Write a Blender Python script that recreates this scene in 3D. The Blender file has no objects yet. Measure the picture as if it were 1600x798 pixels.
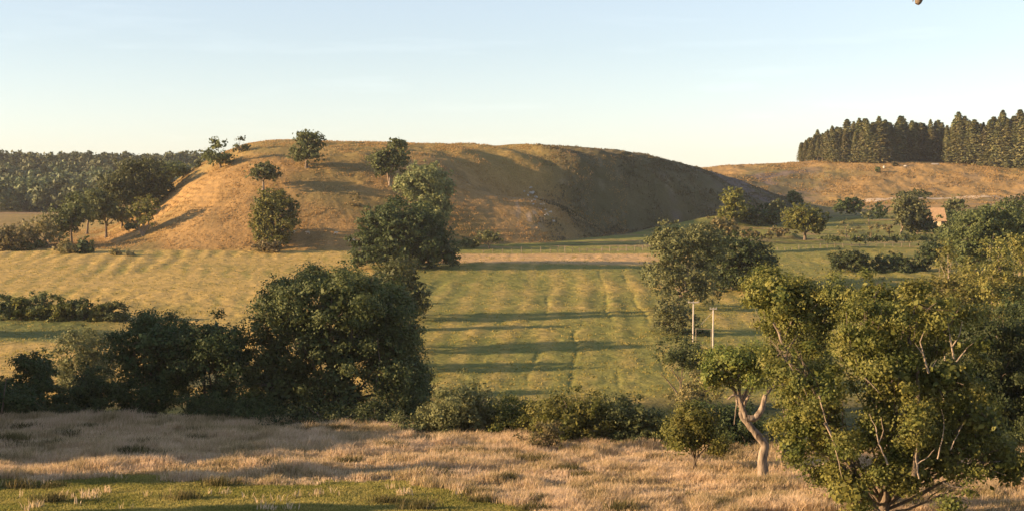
import bpy, bmesh, math, random
import numpy as np
from mathutils import Vector, Matrix

C = bpy.context
SC = C.scene
COL = SC.collection
R = math.radians

# ------------------------------------------------------------------ camera, sky, sun, exposure
F = 2198.0                       # focal length in pixels of the 1600 px wide photograph
PITCH = math.atan(99.0 / F)
cam_d = bpy.data.cameras.new('camera'); cam = bpy.data.objects.new('camera', cam_d); COL.objects.link(cam)
cam_d.sensor_width = 36.0; cam_d.lens = 36.0 * F / 1600.0
cam_d.clip_start = 0.1; cam_d.clip_end = 20000
cam.location = (0, 0, 0); cam.rotation_euler = (R(90) - PITCH, 0, 0)
SC.camera = cam

SUN_EL, SUN_A = R(13.0), R(11.0)        # sun stands on the left, a little behind the camera
TO_SUN = Vector((-math.cos(SUN_A) * math.cos(SUN_EL), -math.sin(SUN_A) * math.cos(SUN_EL), math.sin(SUN_EL)))
W = bpy.data.worlds.new('World'); SC.world = W; W.use_nodes = True
nt = W.node_tree; bg = nt.nodes['Background']
sky = nt.nodes.new('ShaderNodeTexSky'); sky.sky_type = 'NISHITA'; sky.sun_disc = False
sky.sun_elevation = SUN_EL; sky.sun_rotation = math.atan2(TO_SUN.x, TO_SUN.y)
sky.altitude = 150; sky.air_density = 1.0; sky.dust_density = 0.4; sky.ozone_density = 1.6
# thin wisps of cloud low on the left
tc = nt.nodes.new('ShaderNodeTexCoord'); mp = nt.nodes.new('ShaderNodeMapping')
mp.inputs['Scale'].default_value = (5.0, 5.0, 46.0)
cn = nt.nodes.new('ShaderNodeTexNoise'); cn.inputs['Scale'].default_value = 1.6; cn.inputs['Detail'].default_value = 5
cr = nt.nodes.new('ShaderNodeMapRange'); cr.inputs['From Min'].default_value = 0.56; cr.inputs['From Max'].default_value = 0.82
cr.inputs['To Max'].default_value = 0.22
cm = nt.nodes.new('ShaderNodeMix'); cm.data_type = 'RGBA'; cm.blend_type = 'ADD'
nt.links.new(tc.outputs['Generated'], mp.inputs['Vector']); nt.links.new(mp.outputs[0], cn.inputs['Vector'])
nt.links.new(cn.outputs[0], cr.inputs[0]); nt.links.new(cr.outputs[0], cm.inputs[0])
nt.links.new(sky.outputs[0], cm.inputs[6]); cm.inputs[7].default_value = (1.6, 1.5, 1.35, 1)
hs = nt.nodes.new('ShaderNodeHueSaturation'); hs.inputs['Saturation'].default_value = 0.62
nt.links.new(cm.outputs[2], hs.inputs['Color']); tn = nt.nodes.new('ShaderNodeMix'); tn.data_type = 'RGBA'; tn.blend_type = 'MULTIPLY'; tn.inputs[0].default_value = 1
nt.links.new(hs.outputs[0], tn.inputs[6]); tn.inputs[7].default_value = (0.99, 0.99, 1.05, 1)
nt.links.new(tn.outputs[2], bg.inputs['Color']); bg.inputs['Strength'].default_value = 0.079

sun_d = bpy.data.lights.new('sun', 'SUN'); sun = bpy.data.objects.new('sun', sun_d); COL.objects.link(sun)
sun_d.energy = 4.6; sun_d.angle = R(0.5); sun_d.color = (1.0, 0.67, 0.36)
sun.rotation_euler = (-TO_SUN).to_track_quat('-Z', 'Y').to_euler(); sun.location = (-60, -10, 40)
SC.view_settings.view_transform = 'Standard'; SC.view_settings.look = 'None'
SC.view_settings.gamma = 1.0; SC.view_settings.use_curve_mapping = False
SC.view_settings.exposure = 1.5
SC.render.engine = 'CYCLES'
SC.cycles.use_denoising = True
SC.cycles.max_bounces = 6; SC.cycles.diffuse_bounces = 3; SC.cycles.transmission_bounces = 3
SC.cycles.transparent_max_bounces = 4; SC.cycles.sample_clamp_indirect = 4

# ------------------------------------------------------------------ noise
def vnoise(x, y, seed=0):
    xi = np.floor(x).astype(np.int64); yi = np.floor(y).astype(np.int64)
    fx = x - xi; fy = y - yi
    fx = fx * fx * (3 - 2 * fx); fy = fy * fy * (3 - 2 * fy)
    def h(a, b):
        n = (a * 374761393 + b * 668265263 + seed * 144665 + 1274126177) & 0xffffffff
        n = ((n ^ (n >> 13)) * 1274126177) & 0xffffffff
        n = (n ^ (n >> 16)) & 0xffff
        return n / 65535.0
    a = h(xi, yi); b = h(xi + 1, yi); c = h(xi, yi + 1); d = h(xi + 1, yi + 1)
    return (a * (1 - fx) + b * fx) * (1 - fy) + (c * (1 - fx) + d * fx) * fy

def fbm(x, y, octv=4, seed=0):
    t = 0; amp = 0.5; s = 0
    for o in range(octv):
        t = t + amp * vnoise(x * 2 ** o, y * 2 ** o, seed + o * 17); s += amp; amp *= 0.5
    return t / s

def sst(a, b, x):
    t = np.clip((x - a) / (b - a), 0, 1); return t * t * (3 - 2 * t)

def smooth_tab(pts, sig, lo=-1600, hi=3200):
    xs = np.arange(lo, hi + 1, 2.0)
    v = np.interp(xs, [p[0] for p in pts], [p[1] for p in pts])
    m = int(1.5 * sig) + 1
    k = np.exp(-0.5 * (np.arange(-m, m + 1) * 2.0 / sig) ** 2); k /= k.sum()
    return xs, np.convolve(np.pad(v, m, mode='edge'), k, 'valid')

def tab(t, x): return np.interp(x, t[0], t[1])

# ------------------------------------------------------------------ the lie of the land (metres; eye level is z = 0, Y looks into the picture)
BASE = smooth_tab([(-4000, 8), (-60, 2), (-6, -1.6), (4, -1.9), (12, -4), (30, -10.2), (58, -16.0), (80, -18.3), (105, -19.2), (128, -20.0), (142, -24.0), (160, -27.2),
                   (176, -27.2), (230, -25.2), (290, -23.7), (370, -20.0), (432, -18.3), (520, -16.2), (600, -11.6), (680, -8.4),
                   (760, -6.0), (900, -6), (1200, -10), (3000, -30), (9000, -120)], 5, -4000, 9000)
SIL = smooth_tab([(-1600, 900), (-200, 520), (0, 425), (90, 391), (150, 368), (210, 336), (265, 291), (300, 264), (345, 241), (390, 225), (430, 220), (520, 222), (640, 225),
                  (760, 228), (850, 229), (920, 233), (990, 240), (1050, 252), (1100, 265), (1150, 281), (1200, 298),
                  (1250, 314), (1290, 326), (1400, 370), (1600, 480), (3200, 1000)], 9)
FOOT = smooth_tab([(-1600, 470), (0, 462), (90, 452), (300, 446), (550, 446), (700, 462), (860, 478), (1100, 486), (1600, 500)], 30)

def softplus(x, w): return w * np.logaddexp(0, x / w)

def terrain(x, y, fine=True):
    x = np.asarray(x, float); y = np.asarray(y, float)
    ys = np.maximum(y, 3.0)
    px = np.clip(800 + F * x / ys, -1590, 3190)
    # meadow brow: comes nearer towards the right
    shift = 14.0 * sst(200, 1250, px) * np.exp(-((y - 125) / 45.0) ** 2)
    base = tab(BASE, y + shift)
    n1 = fbm(x / 60 + 3.1, y / 60 + 7.7, 3, 5) - 0.5
    base = base + n1 * 2.2 * sst(40, 200, y)
    # slight crest at the far edge of the left field, with a dip before the hill
    base = base - 2.2 * np.exp(-((y - 446) / 9.0) ** 2) * sst(640, 480, px) + 0.6 * np.exp(-((y - 430) / 8.0) ** 2) * sst(640, 480, px)
    # banks right of the hill
    base = base + 4.2 * np.exp(-((y - 540 - (px - 1000) * 0.2) / 11.0) ** 2) * sst(960, 1130, px) * sst(1230, 1150, px)
    base = base - 0.8 * np.exp(-((y - 444) / 2.0) ** 2) * sst(1180, 1220, px) * sst(1560, 1500, px)
    base = base + 2.2 * np.exp(-((y - 500) / 7.0) ** 2) * sst(1140, 1190, px) * sst(1260, 1235, px)
    # river-valley ground falls away on the left
    base = base - 6.0 * sst(470, 620, y) * sst(250, 60, px)
    # ---- main hill
    yb0 = tab(FOOT, px); yr0 = yb0 + 128
    s0 = np.clip((y - yb0) / 128.0, 0, 1.2)
    pc = 868 + 90 * sst(0.55, 0.95, s0)
    k = 0.40
    sh = k * softplus(px - pc, 16)
    sh = np.where(sh > 85, 85 + (sh - 85) * 0.35, sh)
    yb = yb0 + sh; yr = yr0 + sh
    zt = yr * (300 - tab(SIL, px)) / F
    zb = np.interp(yb, BASE[0], BASE[1]) - 0.5
    s = (y - yb) / (yr - yb)
    sc = np.clip(s, 0, 1)
    prof = 1 - (1 - sc) ** 1.9
    back = np.clip(y - yr, 0, None)
    hill = zb + (zt - zb) * prof - back ** 2 * 0.0009 - back * 0.015
    hn = (fbm(x / 26 + 11, y / 26 + 5, 4, 31) - 0.5) * 3.0 + (fbm(x / 7, y / 7, 3, 37) - 0.5) * 1.5
    hill = hill + hn * np.sin(np.clip(sc, 0, 1) * np.pi) ** 0.6 * 0.8
    tr_ = fbm(x / 18, y / 18, 3, 41)
    hill = hill + 0.17 * np.sin(2 * np.pi * hill / 1.7 + tr_ * 9) * sst(.38, .62, fbm(x / 30, y / 20, 3, 43)) * (sc < 1) * (sc > 0)
    hill = hill + (fbm(x / 3.2, y / 3.2, 3, 45) - .5) * .9 * sst(840, 920, px) * (sc > 0) * sst(1, .9, sc)
    # hollow behind the spur, deepening to the right
    hill = hill - 14.0 * sst(665, 850, px) * sst(1180, 900, px) * np.exp(-((s0 - 0.5) / 0.16) ** 2)
    # lynchets / plough terraces on top of the hill, right half
    hill = hill + 0.75 * np.sin((y * 0.8 + x * 0.75) / 3.4) * sst(0.45, 0.7, sc) * sst(640, 740, px) * sst(1060, 940, px) * sst(1.02, 0.9, s)
    hill = np.where(s < -0.02, -999, hill)
    d = hill - base
    z = base + np.where(d > -3, softplus(np.clip(d, -50, 200), 0.35), 0)
    # ---- far pasture hill on the right, with the conifer wood
    fr = sst(740, 960, y) * sst(900, 1080, px)
    crest = np.interp(px, [900, 1090, 1150, 1250, 1450, 1700, 2400], [255, 262, 258, 252.5, 251, 258, 240])
    zc = 955 * (300 - crest) / F
    bump = (fbm(x / 80 + 1, y / 80, 4, 61) - 0.5) * 7
    z = np.where(px > 950, z + (zc - z) * np.where(y > 600, fr, 0) + np.where(y > 640, bump * np.sin(np.pi * np.clip((y - 660) / 300, 0, 1)), 0) + np.where(y > 960, (y - 960) * 0.012 * sst(900, 1080, px), 0), z)
    z = z + ((fbm(x / 12, y / 16, 4, 63) - .5) * 2.6 + (fbm(x / 4, y / 5, 2, 64) - .5) * .8) * sst(735, 775, y) * sst(1000, 940, y) * sst(950, 1050, px)
    # ---- far wooded hill on the left
    fl = sst(860, 1330, y) * sst(620, 330, px)
    z = z + (19 - z) * fl * (0.93 + 0.12 * fbm(x / 170, y / 170, 3, 71))
    if fine:
        # ridge and furrow in the valley field
        m = sst(175, 200, y) * sst(440, 425, y)
        wr = x - 0.0455 * y + (fbm(x / 14, y / 20, 2, 3) - 0.5) * 3.0
        wl = x + 0.168 * y + (fbm(x / 14, y / 20, 2, 4) - 0.5) * 3.5
        fa = 1.5 * sst(0.40, 0.70, fbm(x / 25, y / 40, 3, 9))
        gr = np.exp(-(np.sin((wr + 1.2 * (fbm(x / 5, y / 40, 2, 168) - .5)) * np.pi / 6.4) / 0.2) ** 2)
        z = z - 0.16 * sst(.35, .6, fbm(x / 9, y / 30, 3, 167)) * m * gr * sst(790, 850, px) * sst(1130, 1060, px) * sst(390, 360, y)
        z = z + 0.085 * fa * m * (sst(600, 660, px) * np.sin(wr * 2 * np.pi / 6.3) + sst(640, 560, px) * np.sin(wl * 2 * np.pi / 5.6))
        z = z + (fbm(x / 2.2, y / 2.2, 3, 91) - 0.5) * 0.34 * sst(165, 185, y) * sst(700, 400, y)
        z = z + (fbm(x / 3.0, y / 3.0, 3, 93) - 0.5) * 0.30 * sst(20, 60, y) * sst(170, 150, y)
        # old headland banks across the field, and the sunk line of the fence
        for yy, amp in ((404, 0.55), (383, 0.35), (330, 0.25)):
            z = z - amp * np.exp(-((y - yy - 4 * (fbm(x / 30, y * 0, 2, 8) - 0.5)) / 1.6) ** 2) * sst(640, 700, px)
    return z

def ray(px, py):
    u = (px - 800) / F; v = (399 - py) / F
    cp, sp = math.cos(PITCH), math.sin(PITCH)
    d = np.array([u, cp + v * sp, -sp + v * cp])
    return d / d[1]

def hit(px, py, y0=40, y1=1600):
    d = ray(px, py)
    Y = np.arange(y0, y1, 0.25)
    g = terrain(d[0] * Y, Y) - d[2] * Y
    i = np.argmax(g > 0)
    return float(Y[i]) if g[i] > 0 else None

def base_at(px, py=None, Y=None):
    """a point of the ground, at a bearing of the photograph and either its picture height or its distance"""
    if Y is None:
        Y = hit(px, py)
        if Y is None: Y = 560.0
    d = ray(px, 300 if py is None else py)
    x = d[0] * Y
    return np.array([x, Y, float(terrain(x, Y))])

def at(px, py, Y):
    d = ray(px, py); return np.array([d[0] * Y, Y, d[2] * Y])

# ------------------------------------------------------------------ mesh and object helpers
def mk_mesh(name, V, faces, mats, smooth=False, attr=None):
    """faces: list of (array n x k, material index)"""
    me = bpy.data.meshes.new(name)
    V = np.asarray(V, np.float32)
    me.vertices.add(len(V)); me.vertices.foreach_set('co', V.ravel())
    idx = np.concatenate([f.ravel() for f, m in faces]).astype(np.int32)
    cnt = np.concatenate([np.full(len(f), f.shape[1]) for f, m in faces])
    mi = np.concatenate([np.full(len(f), m) for f, m in faces]).astype(np.int32)
    me.loops.add(len(idx)); me.loops.foreach_set('vertex_index', idx)
    me.polygons.add(len(cnt))
    st = np.concatenate([[0], np.cumsum(cnt)[:-1]]).astype(np.int32)
    me.polygons.foreach_set('loop_start', st)
    me.polygons.foreach_set('material_index', mi)
    if smooth: me.polygons.foreach_set('use_smooth', np.ones(len(cnt), bool))
    for m in mats: me.materials.append(m)
    if attr is not None:
        for an, av in attr.items():
            a = me.attributes.new(an, 'FLOAT_COLOR', 'POINT')
            c4 = np.ones((len(V), 4), np.float32); c4[:, :3] = av
            a.data.foreach_set('color', c4.ravel())
    me.update(calc_edges=True); me.validate()
    return me

def link(name, me, parent=None, loc=None):
    o = bpy.data.objects.new(name, me); COL.objects.link(o)
    if parent is not None: o.parent = parent
    if loc is not None: o.location = loc
    return o

def tag(o, label=None, cat=None, group=None, kind=None):
    if label: o['label'] = label
    if cat: o['category'] = cat
    if group: o['group'] = group
    if kind: o['kind'] = kind
    return o

def empty(name, loc, label, cat, group=None):
    o = bpy.data.objects.new(name, None); COL.objects.link(o); o.location = loc
    o.empty_display_size = 0.3
    return tag(o, label, cat, group)

def tubes(paths, sides=7, knob=0.0):
    """paths: list of (points n x 3, radii n). Returns V, F"""
    Vs, Fs, off = [], [], 0
    a = np.linspace(0, 2 * np.pi, sides, endpoint=False)
    for P, rad in paths:
        P = np.asarray(P, float); rad = np.asarray(rad, float); n = len(P)
        T = np.gradient(P, axis=0); T /= np.linalg.norm(T, axis=1, keepdims=True) + 1e-9
        ref = np.array([0.31, 0.17, 0.2]) if abs(T[0, 2]) > 0.8 else np.array([0, 0, 1.0])
        U = np.cross(T, ref); U /= np.linalg.norm(U, axis=1, keepdims=True) + 1e-9
        Wv = np.cross(T, U)
        rk_ = np.broadcast_to(rad[:, None], (n, sides)).copy()
        if knob: rk_ *= 1 + knob * (fbm(np.cos(a)[None, :] * 1.6 + np.arange(n)[:, None] * .35 + P[0, 0], np.sin(a)[None, :] * 1.6 + np.arange(n)[:, None] * .22, 3, 7) - .5) * 2
        ring = P[:, None, :] + rk_[:, :, None] * (np.cos(a)[None, :, None] * U[:, None, :] + np.sin(a)[None, :, None] * Wv[:, None, :])
        Vs.append(ring.reshape(-1, 3)); Vs.append(P[-1:] + T[-1:] * rad[-1])
        i = np.arange(n - 1)[:, None] * sides + np.arange(sides)[None, :]
        j = np.arange(n - 1)[:, None] * sides + (np.arange(sides)[None, :] + 1) % sides
        Fs.append(off + np.stack([i, j, j + sides, i + sides], -1).reshape(-1, 4))
        last = (n - 1) * sides + np.arange(sides)
        tip = np.full(sides, n * sides)
        Fs.append(off + np.stack([last, (n - 1) * sides + (np.arange(sides) + 1) % sides, tip, tip], -1))
        off += n * sides + 1
    V = np.concatenate(Vs); Fq = np.concatenate([f for f in Fs])
    tri = Fq[Fq[:, 2] == Fq[:, 3]][:, :3]; quad = Fq[Fq[:, 2] != Fq[:, 3]]
    return V, quad, tri

def curvy(pts, n, rng, wob):
    """smooth polyline through pts with a little wobble"""
    P = np.asarray(pts, float)
    t = np.concatenate([[0], np.cumsum(np.linalg.norm(np.diff(P, axis=0), axis=1))]); L = t[-1] + 1e-9
    q = np.linspace(0, L, n)
    lin = np.stack([np.interp(q, t, P[:, k]) for k in range(3)], 1)
    for _ in range(2):
        lin[1:-1] = 0.25 * lin[:-2] + 0.5 * lin[1:-1] + 0.25 * lin[2:]
    w = np.cumsum(rng.normal(0, 1, (n, 3)), axis=0)
    w = w - np.linspace(0, 1, n)[:, None] * w[-1]
    return lin + w * wob * L / n

# ------------------------------------------------------------------ materials
def new_mat(name):
    m = bpy.data.materials.new(name); m.use_nodes = True
    nt = m.node_tree; p = nt.nodes['Principled BSDF']
    return m, nt, p

def leaf_mat(name, c1, c2, trans=0.33, scale=0.55):
    m, nt, p = new_mat(name); N = nt.nodes; L = nt.links
    tc = N.new('ShaderNodeTexCoord'); no = N.new('ShaderNodeTexNoise')
    no.inputs['Scale'].default_value = scale; no.inputs['Detail'].default_value = 4
    geo = N.new('ShaderNodeNewGeometry'); oi = N.new('ShaderNodeObjectInfo')
    mx = N.new('ShaderNodeMix'); mx.data_type = 'RGBA'
    mx.inputs[6].default_value = (*c1, 1); mx.inputs[7].default_value = (*c2, 1)
    mr = N.new('ShaderNodeMapRange'); mr.inputs['From Min'].default_value = 0.32; mr.inputs['From Max'].default_value = 0.68
    L.new(tc.outputs['Object'], no.inputs['Vector']); L.new(no.outputs[0], mr.inputs[0])
    ad = N.new('ShaderNodeMath'); ad.operation = 'MULTIPLY_ADD'; ad.inputs[1].default_value = 0.5
    sub = N.new('ShaderNodeMath'); sub.operation = 'SUBTRACT'; sub.inputs[1].default_value = 0.25
    L.new(geo.outputs['Random Per Island'], ad.inputs[0]); L.new(mr.outputs[0], sub.inputs[0]); L.new(sub.outputs[0], ad.inputs[2])
    ad.use_clamp = True
    L.new(ad.outputs[0], mx.inputs[0])
    hsv = N.new('ShaderNodeHueSaturation')
    vr = N.new('ShaderNodeMapRange'); vr.inputs['To Min'].default_value = 0.72; vr.inputs['To Max'].default_value = 1.3
    vo = N.new('ShaderNodeMapRange'); vo.inputs['To Min'].default_value = 0.78; vo.inputs['To Max'].default_value = 1.25; L.new(oi.outputs['Random'], vo.inputs[0])
    vm = N.new('ShaderNodeMath'); vm.operation = 'MULTIPLY'; L.new(vr.outputs[0], vm.inputs[0]); L.new(vo.outputs[0], vm.inputs[1])
    L.new(geo.outputs['Random Per Island'], vr.inputs[0]); L.new(vm.outputs[0], hsv.inputs['Value'])
    hr = N.new('ShaderNodeMapRange'); hr.inputs['To Min'].default_value = 0.485; hr.inputs['To Max'].default_value = 0.51
    L.new(oi.outputs['Random'], hr.inputs[0]); L.new(hr.outputs[0], hsv.inputs['Hue'])
    L.new(mx.outputs[2], hsv.inputs['Color'])
    L.new(hsv.outputs[0], p.inputs['Base Color'])
    p.inputs['Roughness'].default_value = 0.62; p.inputs['Specular IOR Level'].default_value = 0.25
    tr = N.new('ShaderNodeBsdfTranslucent'); L.new(hsv.outputs[0], tr.inputs['Color'])
    ms = N.new('ShaderNodeMixShader'); ms.inputs[0].default_value = trans
    L.new(p.outputs[0], ms.inputs[1]); L.new(tr.outputs[0], ms.inputs[2])
    L.new(ms.outputs[0], N['Material Output'].inputs['Surface'])
    return m

def rough_mat(name, c1, c2, scale=3, bump=0.3, rough=0.9, stretch=(1, 1, 1)):
    m, nt, p = new_mat(name); N = nt.nodes; L = nt.links
    tc = N.new('ShaderNodeTexCoord'); mp = N.new('ShaderNodeMapping'); mp.inputs['Scale'].default_value = stretch
    no = N.new('ShaderNodeTexNoise'); no.inputs['Scale'].default_value = scale; no.inputs['Detail'].default_value = 6
    L.new(tc.outputs['Object'], mp.inputs[0]); L.new(mp.outputs[0], no.inputs['Vector'])
    rp = N.new('ShaderNodeValToRGB'); rp.color_ramp.elements[0].position = 0.3; rp.color_ramp.elements[1].position = 0.7
    rp.color_ramp.elements[0].color = (*c1, 1); rp.color_ramp.elements[1].color = (*c2, 1)
    L.new(no.outputs[0], rp.inputs[0]); L.new(rp.outputs[0], p.inputs['Base Color'])
    b = N.new('ShaderNodeBump'); b.inputs['Strength'].default_value = bump; b.inputs['Distance'].default_value = 0.1
    L.new(no.outputs[0], b.inputs['Height']); L.new(b.outputs[0], p.inputs['Normal'])
    p.inputs['Roughness'].default_value = rough; p.inputs['Specular IOR Level'].default_value = 0.2
    return m

M = dict(
    oak=leaf_mat('oak_leaves', (0.078, 0.105, 0.022), (0.195, 0.185, 0.042)),
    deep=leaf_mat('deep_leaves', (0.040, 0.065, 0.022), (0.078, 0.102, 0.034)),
    hill=leaf_mat('hill_tree_leaves', (0.065, 0.085, 0.028), (0.116, 0.132, 0.046)),
    pale=leaf_mat('pale_leaves', (0.116, 0.139, 0.056), (0.194, 0.202, 0.081)),
    brown=leaf_mat('browning_leaves', (0.116, 0.116, 0.046), (0.225, 0.178, 0.078)),
    larch=leaf_mat('larch_needles', (0.132, 0.147, 0.040), (0.232, 0.209, 0.056)),
    pine=leaf_mat('pine_needles', (0.088, 0.108, 0.042), (0.185, 0.165, 0.070), 0.25, 0.25),
    far=leaf_mat('far_leaves', (0.078, 0.105, 0.046), (0.132, 0.147, 0.065), 0.2, 0.12),
    bark=rough_mat('bark', (0.075, 0.058, 0.042), (0.21, 0.165, 0.12), 4, 0.6, 0.95, (1, 1, 0.3)),
    palebark=rough_mat('weathered_bark', (0.11, 0.085, 0.065), (0.33, 0.265, 0.20), 5, 1.0, 0.95, (1, 1, 0.3)),
    dead=rough_mat('dead_wood', (0.22, 0.17, 0.12), (0.40, 0.32, 0.24), 5, 0.4, 0.9, (1, 1, 0.3)),
    post=rough_mat('post_wood', (0.18, 0.14, 0.10), (0.34, 0.28, 0.21), 6, 0.3, 0.9, (1, 1, 0.2)),
    polewood=rough_mat('pole_wood', (0.42, 0.36, 0.30), (0.62, 0.56, 0.48), 5, 0.2, 0.85, (1, 1, 0.2)),
    rock=rough_mat('pale_rock', (0.30, 0.26, 0.21), (0.52, 0.47, 0.40), 2.5, 0.7, 0.95),
    wire=rough_mat('fence_wire', (0.2, 0.19, 0.18), (0.3, 0.29, 0.27), 5, 0.1, 0.6),
)

# ------------------------------------------------------------------ ground: one sheet from underfoot to the horizon
def lerp(a, b, t): return a + (b - a) * t[..., None]

def ground_colour(x, y):
    px = 800 + F * x / np.maximum(y, 3.0)
    n_big = fbm(x / 22, y / 22, 4, 101); n_mid = fbm(x / 5, y / 5, 4, 103); n_small = fbm(x / 1.3, y / 1.3, 3, 107)
    A = lambda *c: np.array(c)
    straw = lerp(A(.24, .165, .085), A(.33, .235, .12), n_mid)
    green = lerp(A(.115, .12, .034), A(.19, .175, .06), n_mid)
    # meadow in front
    gm = green_mask(x, y)
    col = lerp(straw, green, gm)
    # stream bottom: rank dark green
    col = lerp(col, np.broadcast_to(A(.045, .055, .02), col.shape), sst(124, 134, y + 14 * sst(200, 1250, px)) * sst(186, 172, y))
    # valley field
    fieldm = sst(172, 186, y)
    wr = x - 0.0455 * y + (fbm(x / 14, y / 20, 2, 3) - 0.5) * 3.0
    wl = x + 0.168 * y + (fbm(x / 14, y / 20, 2, 4) - 0.5) * 3.5
    ph = np.where(px > 620, np.sin(wr * 2 * np.pi / 6.3), np.sin(wl * 2 * np.pi / 5.6))
    goldf = lerp(A(.36, .26, .075), A(.46, .32, .115), n_mid)
    olive = lerp(A(.135, .150, .038), A(.245, .218, .062), n_mid)
    ph = np.where(px > 620, ph, ph * 2.2 * sst(.45, .7, fbm(x / 18, y / 25, 3, 163)))
    gold_amt = np.clip(sst(660, 520, px) * 0.85 + 0.16 + sst(350, 384, y) * 0.0 + (n_big - 0.5) * 1.3 + ph * 0.24 + (n_small - .5) * .5, 0, 1)
    fc = lerp(olive, goldf, gold_amt)
    strawtop = lerp(A(.44, .28, .13), A(.54, .36, .18), n_mid)
    fc = lerp(fc, strawtop, sst(383, 388, y) * sst(434, 428, y) * sst(600, 660, px) * sst(1110, 1000, px) * (0.75 + 0.25 * n_small))
    lush = lerp(A(.17, .18, .045), A(.24, .225, .065), n_mid)
    fc = lerp(fc, lush, sst(432, 437, y) * sst(600, 700, px))
    fc = lerp(fc, lush * 0.85, sst(1080, 1180, px) * sst(300, 370, y) * 0.55)
    fc = lerp(fc, np.broadcast_to(A(.27, .19, .09), fc.shape), sst(.52, .7, fbm(x / 16, y / 7, 4, 171)) * sst(440, 450, y) * .8)
    fc = lerp(fc, np.broadcast_to(A(.08, .09, .03), fc.shape), sst(.55, .72, fbm(x / 12 + 5, y / 6, 4, 173)) * sst(450, 470, y) * .8)
    fc = lerp(fc, np.broadcast_to(A(.085, .12, .035), fc.shape), sst(230, 120, px) * sst(232, 240, y) * sst(270, 264, y) * .8)
    col = lerp(col, fc, fieldm)
    # hill
    hm = hill_mask(x, y)
    tan = lerp(A(.27, .168, .066), A(.34, .22, .09), n_mid)
    tan = lerp(tan, np.broadcast_to(A(.16, .115, .05), tan.shape), sst(0.52, 0.72, fbm(x / 9 + 40, y / 15, 4, 113)) * 0.55)
    tan = lerp(tan, np.broadcast_to(A(.13, .12, .045), tan.shape), sst(0.5, 0.75, fbm(x / 30 + 9, y / 30, 3, 117)) * 0.6)
    top = lerp(A(.20, .165, .055), A(.27, .20, .07), n_mid)
    yb = tab(FOOT, px)
    tan = lerp(tan, top, sst(yb + 60, yb + 95, y) * 0.7)
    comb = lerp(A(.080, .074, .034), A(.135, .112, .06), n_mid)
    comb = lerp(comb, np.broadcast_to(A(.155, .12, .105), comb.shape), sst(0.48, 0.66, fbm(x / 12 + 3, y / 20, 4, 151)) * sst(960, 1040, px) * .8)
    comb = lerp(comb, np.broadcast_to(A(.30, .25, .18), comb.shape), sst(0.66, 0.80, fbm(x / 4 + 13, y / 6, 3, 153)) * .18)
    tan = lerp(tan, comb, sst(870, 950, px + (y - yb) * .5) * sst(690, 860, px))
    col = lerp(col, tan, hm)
    # pale scree along the edge of the spur
    sx = (px - (835 + (y - 470) * -0.35))
    sc = np.exp(-(sx / 22.0) ** 2) * hm * sst(yb + 5, yb + 18, y) * sst(yb + 62, yb + 40, y) * sst(0.50, 0.62, fbm(x / 2.0, y / 3.5, 3, 123))
    col = lerp(col, np.broadcast_to(A(.34, .27, .20), col.shape), np.clip(sc * .7, 0, 1))
    # right beyond the hill
    rm = sst(615, 680, y) * sst(940, 1010, px) * (1 - hm)
    rc = lerp(A(.30, .19, .068), A(.39, .25, .10), n_mid)
    rc = lerp(rc, np.broadcast_to(A(.22, .16, .09), rc.shape), sst(.55, .72, fbm(x / 14, y / 26, 4, 181)) * .7)
    rc = lerp(rc, np.broadcast_to(A(.19, .15, .055), rc.shape), sst(0.5, 0.72, fbm(x / 40 + 4, y / 60, 4, 131)) * 0.75)
    col = lerp(col, rc, rm)
    # left beyond the hill
    lm = sst(500, 560, y) * sst(420, 300, px) * (1 - hm)
    lc = lerp(A(.20, .14, .07), A(.30, .20, .10), n_big)
    lc = lerp(lc, np.broadcast_to(A(.05, .06, .03), lc.shape), sst(820, 900, y))
    col = lerp(col, lc, lm)
    return np.clip(col * (0.86 + 0.28 * n_small)[..., None], 0, 1)

def hill_mask(x, y):
    px = 800 + F * x / np.maximum(y, 3.0)
    yb = tab(FOOT, px)
    s0 = np.clip((y - yb) / 128.0, 0, 1.2)
    pc = 868 + 90 * sst(0.55, 0.95, s0)
    sh = 0.40 * softplus(px - pc, 16); sh = np.where(sh > 85, 85 + (sh - 85) * 0.35, sh)
    return sst(yb + sh - 4, yb + sh + 3, y) * sst(1330, 1240, px) * sst(-60, 30, px) * sst(yb + sh + 330, yb + sh + 300, y)

def green_mask(x, y):
    """short green turf in the near left corner of the meadow"""
    edge = 93.0 - 0.13 * (x + 40) - sst(-8, 6, x) * 9 + (fbm(x / 5, y / 3, 4, 141) - 0.5) * 9
    return sst(edge + 2.5, edge - 2.5, y) * sst(50, 60, y)

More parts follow.
